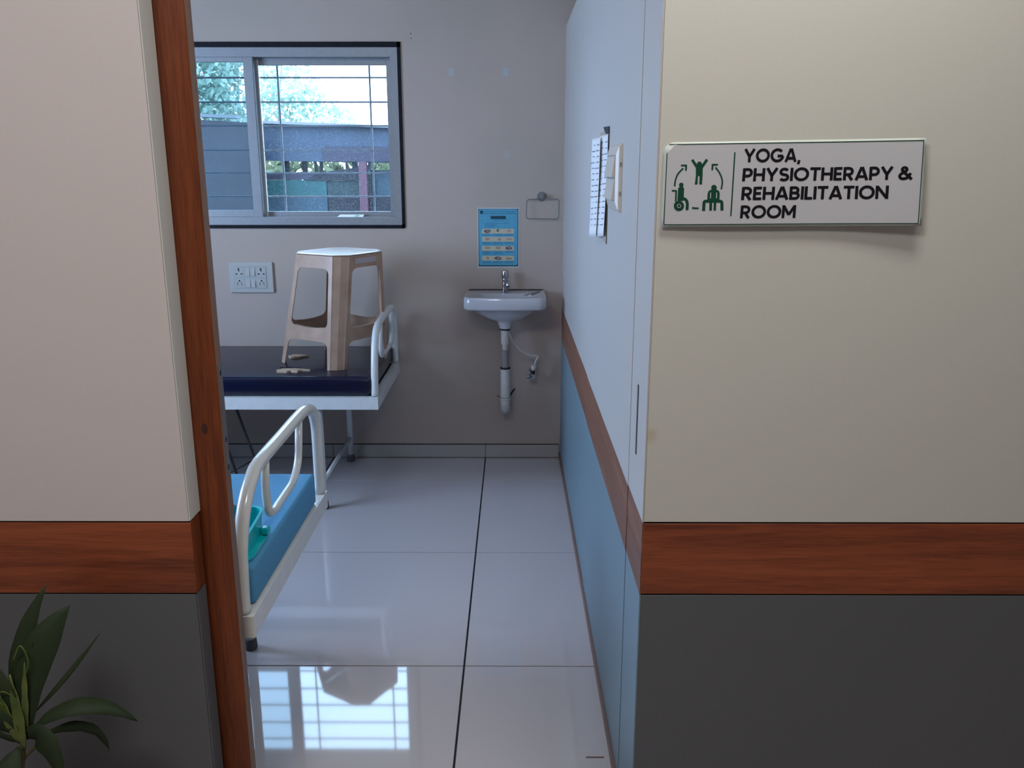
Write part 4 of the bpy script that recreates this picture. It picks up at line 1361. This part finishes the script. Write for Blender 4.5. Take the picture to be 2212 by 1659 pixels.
hwS = 0.104
GL = {
    'Y': (0.86, [sub((0.08, 1), (0.43, 0.42)), sub((0.78, 1), (0.43, 0.42)), sub((0.43, 0.50), (0.43, 0))]),
    'O': (1.06, [arc(0.53, 0.5, 0.442, 0.425, 0, 360, 28)]),
    'G': (1.04, [arc(0.53, 0.5, 0.442, 0.425, 42, 352, 26), sub((0.97, 0.45), (0.54, 0.45))]),
    'A': (0.92, [sub((0.085, 0), (0.44, 1.0)), sub((0.835, 0), (0.48, 1.0)), sub((0.2, 0.27), (0.72, 0.27))]),
    ',': (0.24, [sub((0.15, 0.13), (0.06, -0.17), 2)]),
    'P': (0.70, [sub((0.088, 0), (0.088, 1)), sub((0.088, 0.912), (0.36, 0.912), 2) + arc(0.36, 0.66, 0.25, 0.252, 90, -90, 12) + [(0.088, 0.408)]]),
    'H': (0.80, [sub((0.088, 0), (0.088, 1)), sub((0.712, 0), (0.712, 1)), sub((0.088, 0.5), (0.712, 0.5))]),
    'S': (0.74, [arc(0.37, 0.70, 0.255, 0.212, 28, 255, 14) + arc(0.37, 0.275, 0.275, 0.187 + 0.02, 75, -150, 14)]),
    'I': (0.18, [sub((0.088, 0), (0.088, 1))]),
    'T': (0.74, [sub((0.0, 0.915), (0.74, 0.915)), sub((0.37, 0), (0.37, 0.92))]),
    'E': (0.60, [sub((0.088, 0), (0.088, 1)), sub((0.088, 0.912), (0.58, 0.912)), sub((0.088, 0.5), (0.53, 0.5)), sub((0.088, 0.088), (0.58, 0.088))]),
    'R': (0.74, [sub((0.088, 0), (0.088, 1)), sub((0.088, 0.912), (0.36, 0.912), 2) + arc(0.36, 0.67, 0.25, 0.242, 90, -90, 12) + [(0.088, 0.428)], sub((0.34, 0.43), (0.62, 0.0))]),
    'B': (0.73, [sub((0.088, 0), (0.088, 1)), sub((0.088, 0.912), (0.36, 0.912), 2) + arc(0.36, 0.71, 0.215, 0.202, 90, -90, 12) + [(0.088, 0.508)], sub((0.088, 0.508), (0.39, 0.508), 2) + arc(0.39, 0.298, 0.235, 0.21, 90, -90, 12) + [(0.088, 0.088)]]),
    'L': (0.55, [sub((0.088, 0), (0.088, 1)), sub((0.088, 0.088), (0.54, 0.088))]),
    'N': (0.86, [sub((0.088, 0), (0.088, 1)), sub((0.772, 0), (0.772, 1)), sub((0.10, 0.93), (0.76, 0.07))]),
    'M': (1.00, [sub((0.088, 0), (0.088, 1)), sub((0.912, 0), (0.912, 1)), sub((0.11, 0.93), (0.50, 0.25)), sub((0.89, 0.93), (0.50, 0.25))]),
    '&': (0.95, [spline([(0.93, 0.03, 0), (0.62, 0.33, 0), (0.30, 0.66, 0), (0.24, 0.79, 0), (0.32, 0.90, 0), (0.45, 0.915, 0), (0.56, 0.82, 0), (0.53, 0.69, 0), (0.38, 0.57, 0), (0.17, 0.43, 0), (0.09, 0.27, 0), (0.17, 0.12, 0), (0.36, 0.075, 0), (0.58, 0.14, 0), (0.74, 0.32, 0), (0.82, 0.50, 0)], 4)]),
    ' ': (0.22, []),
}


def cpx(cx, cy):
    """sign coordinates from the detail view of the sign (left edge 95..., 2212 px wide view)"""
    # board corners in that view: TL (118,130) TR (2115,108) BL (95,778) BR (2055,762)
    t = (770 - cy) / 645.0
    xl = 100 + 18 * t
    xr_ = 2058 + 57 * t
    s = (cx - xl) / (xr_ - xl)
    # edges slope a little
    ye0 = 778 - 16 * s
    ye1 = 130 - 22 * s
    t = (ye0 - cy) / (ye0 - ye1)
    xl = 100 + 18 * t
    xr_ = 2058 + 57 * t
    return (cx - xl) / (xr_ - xl), t


def sign_at(cx, cy, e):
    s, t = cpx(cx, cy)
    return sgp(s * 0.985 + 0.008, t * 0.955 + 0.022, e)


def text_row(txt, xa, xb, ya, yb_, cap, lean):
    """row of capitals between view positions; baseline from (xa, ya) to (xb, yb_)"""
    tr = 0.075
    W = sum(GL[c][0] + tr for c in txt) - tr
    mb = MB()
    x = 0
    for c in txt:
        wd, strokes = GL[c]
        for st_ in strokes:
            P = [(p[0] + x, p[1]) for p in st_]

            def mp(u, v):
                f = u / W
                return sign_at(xa + (xb - xa) * f + lean * v, ya + (yb_ - ya) * f - cap * v, 0.0008)
            closed = c == 'O'
            ribbon(mb, P, hwS, mp, closed)
        x += wd + tr
    return mb.build('lettering', M['sign_black'], sg)


text_row('YOGA,', 718, 1162, 274, 272, 104, 8)
text_row('PHYSIOTHERAPY &', 707, 2010, 425, 414, 103, 9)
text_row('REHABILITATION', 699, 1826, 574, 564, 104, 9)
text_row('ROOM', 690, 1116, 720, 717, 102, 9)
# border line and divider
bl = MB()
for (a, b) in (((140, 132), (2110, 112)), ((2108, 112), (2046, 758)), ((2046, 758), (102, 774)), ((102, 774), (124, 155))):
    pts = sub(a, b, 24)
    ribbon(bl, pts, 3.4, lambda x, y: sign_at(x, y, 0.0008))
bl.build('border_line', M['sign_green'], sg)
dv = MB()
ribbon(dv, sub((650, 195), (619, 702), 8), 5, lambda x, y: sign_at(x, y, 0.0008))
dv.build('divider_line', M['sign_green'], sg)


# pictograms: coordinates of the second detail view (8.295 per photo pixel, origin 1430,300)
def ic(x, y, e=0.0008):
    return sign_at(((x / 8.295 + 1430) - 1400) * 3.568, ((y / 8.295 + 300) - 270) * 3.568, e)


def blob(mb, pts, e=0.0008):
    vs = [mb.bm.verts.new(ic(x, y, e)) for x, y in pts]
    mb.bm.faces.new(vs)


def idisc(mb, cx, cy, r, ry=None, e=0.0008):
    blob(mb, [(cx + r * math.cos(2 * PI * k / 24), cy + (ry or r) * math.sin(2 * PI * k / 24)) for k in range(24)], e)


mp_i = lambda x, y: ic(x, y)
p1 = MB()   # figure with raised arms
idisc(p1, 622, 418, 45, 46)
ribbon(p1, sub((490, 338), (582, 478)), 24, mp_i)
ribbon(p1, sub((760, 335), (662, 478)), 24, mp_i)
blob(p1, [(575, 440), (670, 440), (682, 492), (680, 635), (560, 635), (558, 492)])
blob(p1, [(560, 630), (597, 630), (588, 793), (541, 793)])
blob(p1, [(626, 630), (680, 630), (668, 793), (622, 793)])
p1.build('raised_arms_figure', M['sign_green'], sg)
p2 = MB()   # figure in a wheelchair
idisc(p2, 297, 803, 41)
blob(p2, [(275, 835), (318, 835), (348, 862), (342, 1040), (330, 1100), (232, 1100), (232, 1040), (242, 862)])
ribbon(p2, rounded([(128, 910, 0), (205, 912, 0), (200, 1115, 0)], 10), 15, lambda x, y: ic(x, y))
ribbon(p2, [(v.x, v.y) for v in spline([(290, 1070, 0), (352, 1062, 0), (395, 1100, 0), (408, 1170, 0), (402, 1272, 0)], 5)], 26, mp_i)
idisc(p2, 257, 1196, 92, 96)
p2.build('wheelchair_figure', M['sign_green'], sg)
p2b = MB()
ribbon(p2b, arc(259, 1195, 32, 32, 0, 360, 24), 5, lambda x, y: ic(x, y, 0.0012))
p2b.build('wheel_hub', M['sign_white'], sg)
p3 = MB()   # figure seated on a bench
idisc(p3, 886, 853, 50)
blob(p3, [(840, 890), (930, 890), (975, 915), (990, 960), (984, 1080), (765, 1080), (772, 960), (790, 915)])
ribbon(p3, [(v.x, v.y) for v in rounded([(700, 1288, 0), (708, 1105, 0), (1028, 1105, 0), (1030, 1280, 0)], 40)], 27, mp_i)
ribbon(p3, sub((830, 1105), (826, 1280)), 24, mp_i)
ribbon(p3, sub((905, 1105), (900, 1280)), 22, mp_i)
p3.build('seated_figure', M['sign_green'], sg)
p3b = MB()
ribbon(p3b, sub((826, 945), (822, 1052)), 8, lambda x, y: ic(x, y, 0.0012))
ribbon(p3b, sub((934, 945), (930, 1052)), 8, lambda x, y: ic(x, y, 0.0012))
p3b.build('arm_gap', M['sign_white'], sg)
p4 = MB()
ribbon(p4, [(v.x, v.y) for v in spline([(330, 492, 0), (235, 600, 0), (190, 720, 0), (178, 828, 0)], 5)], 14, mp_i)
ribbon(p4, [(288, 442), (340, 442), (386, 442)], 15, mp_i)
ribbon(p4, [(383, 430), (381, 480), (378, 536)], 16, mp_i)
p4.build('curved_arrow', M['sign_green'], sg)
p5 = MB()
ribbon(p5, [(v.x, v.y) for v in spline([(912, 480, 0), (990, 590, 0), (1035, 730, 0), (1018, 882, 0)], 5)], 14, mp_i)
ribbon(p5, [(956, 431), (900, 431), (848, 431)], 15, mp_i)
ribbon(p5, [(860, 420), (857, 470), (853, 528)], 16, mp_i)
p5.build('curved_arrow', M['sign_green'], sg)
p6 = MB()
ribbon(p6, [(492, 1230), (550, 1238), (613, 1238)], 15, mp_i)
p6.build('dash', M['sign_green'], sg)

# ------------------------------------------------------------------ potted plant in front of the grey panel
pl = thing('potted_plant', 'dark green broad-leaved potted plant in front of the grey lower panel', 'plant', (-0.95, 1.36, 0))
PYc = 1.40


def leaf(p0, p1, p2, w_, m, bulge=0.0, name='leaf', fold=0.25, peak=0.45, face=None):
    """curved leaf blade through three points with pointed ends and a folded midrib"""
    P0, P1, P2 = Vector(p0), Vector(p1), Vector(p2)
    mb = MB()
    n = 14
    L, Cn, R_ = [], [], []
    for i in range(n + 1):
        t = i / n
        c = P0 * (1 - t) ** 2 + P1 * 2 * t * (1 - t) + P2 * t * t
        d = ((P1 - P0) * (1 - t) + (P2 - P1) * t).normalized()
        fv = Vector(face) if face else Vector((0.1, -1, 0.15))
        s = d.cross(fv).normalized()
        nn = s.cross(d).normalized()
        k = t / peak if t < peak else (1 - t) / (1 - peak)
        prof = max(0.03, math.sin(k * PI / 2) ** 0.85)
        if t < peak:
            prof = max(prof, 0.22)
        hw = w_ / 2 * prof
        wav = 0.0015 * math.sin(i * 1.7)
        L.append(mb.bm.verts.new(c + s * hw + nn * (hw * fold + wav)))
        Cn.append(mb.bm.verts.new(c))
        R_.append(mb.bm.verts.new(c - s * hw + nn * (hw * fold - wav)))
    for i in range(n):
        for A, B in ((L, Cn), (Cn, R_)):
            f = mb.bm.faces.new([A[i], A[i + 1], B[i + 1], B[i]])
            f.smooth = True
    return mb.build(name, m, pl, solid=0.0008, offset=0)


bx_, bz_ = -0.930, 0.430
leaf((-0.928, PYc, 0.470), (-0.935, PYc + 0.01, 0.62), (-0.880, PYc + 0.06, 0.725), 0.038, M['leaf'])
leaf((-0.912, PYc, 0.455), (-0.915, PYc, 0.600), (-0.842, PYc + 0.06, 0.683), 0.062, M['leaf'], peak=0.6)
leaf((-0.905, PYc, 0.490), (-0.850, PYc + 0.04, 0.545), (-0.803, PYc + 0.08, 0.612), 0.010, M['leaf'])
leaf((-0.930, PYc, 0.480), (-0.965, PYc - 0.01, 0.565), (-1.045, PYc + 0.03, 0.645), 0.062, M['leaf'])
leaf((-0.935, PYc, 0.440), (-0.955, PYc - 0.02, 0.530), (-1.050, PYc - 0.03, 0.500), 0.040, M['leaf'])
leaf((-0.935, PYc, 0.425), (-0.965, PYc - 0.02, 0.478), (-1.040, PYc - 0.02, 0.470), 0.014, M['leaf'])
leaf((-0.915, PYc, 0.455), (-0.815, PYc + 0.02, 0.535), (-0.735, PYc + 0.05, 0.440), 0.036, M['leaf'], face=(0, -0.6, 1))
leaf((-0.925, PYc, 0.440), (-0.870, PYc - 0.02, 0.500), (-0.840, PYc - 0.04, 0.375), 0.044, M['leaf'])
leaf((-0.900, PYc, 0.440), (-0.800, PYc + 0.03, 0.485), (-0.797, PYc + 0.05, 0.372), 0.022, M['leaf'])
leaf((-0.932, PYc - 0.01, 0.425), (-0.946, PYc - 0.06, 0.405), (-0.944, PYc - 0.085, 0.290), 0.052, M['leaf'], peak=0.5)
leaf((-0.928, PYc - 0.005, 0.415), (-0.925, PYc - 0.005, 0.49), (-0.936, PYc, 0.575), 0.020, M['leaf_y'], fold=0.5)
leaf((-0.932, PYc, 0.420), (-0.945, PYc - 0.01, 0.485), (-0.960, PYc - 0.005, 0.545), 0.018, M['leaf_y'], fold=0.5)
leaf((-0.922, PYc, 0.440), (-0.912, PYc - 0.005, 0.52), (-0.905, PYc, 0.60), 0.012, M['leaf_y'], fold=0.5)
MB().tube(spline([(-0.915, PYc, 0.56), (-0.898, PYc, 0.60), (-0.908, PYc, 0.634), (-0.925, PYc, 0.605)]), 0.0012, 6).build('dry_tendril', M['leaf_y'], pl)
MB().tube(spline([(-0.930, PYc, 0.52), (-0.945, PYc - 0.01, 0.545), (-0.96, PYc - 0.01, 0.535), (-0.95, PYc - 0.01, 0.515)]), 0.0012, 6).build('dry_tendril', M['leaf_y'], pl)
MB().tube(spline([(-0.950, 1.37, 0.26), (-0.945, 1.38, 0.33), (-0.938, 1.395, 0.39), (-0.930, PYc, 0.44), (-0.927, PYc, 0.48)]), [0.010 - 0.0002 * i for i in range(33)], 10).build('stem', M['stalk'], pl)
MB().tube(spline([(-0.938, 1.395, 0.39), (-0.915, PYc, 0.415), (-0.895, PYc, 0.43)]), 0.003, 8).build('side_stem', M['stalk'], pl)
MB().rings([[(-0.95 + r * math.cos(2 * PI * k / 28), 1.36 + r * math.sin(2 * PI * k / 28), z) for k in range(28)] for (r, z) in
            ((0.075, 0.0), (0.080, 0.01), (0.105, 0.215), (0.118, 0.218), (0.120, 0.25), (0.110, 0.25), (0.100, 0.235))]).build('pot', M['pot'], pl, smooth_angle=40)
MB().disc((-0.95, 1.36, 0.2355), 0.100, 'z', n=28, t=0.012).build('soil', M['soil'], pl)

bpy.context.view_layer.update()
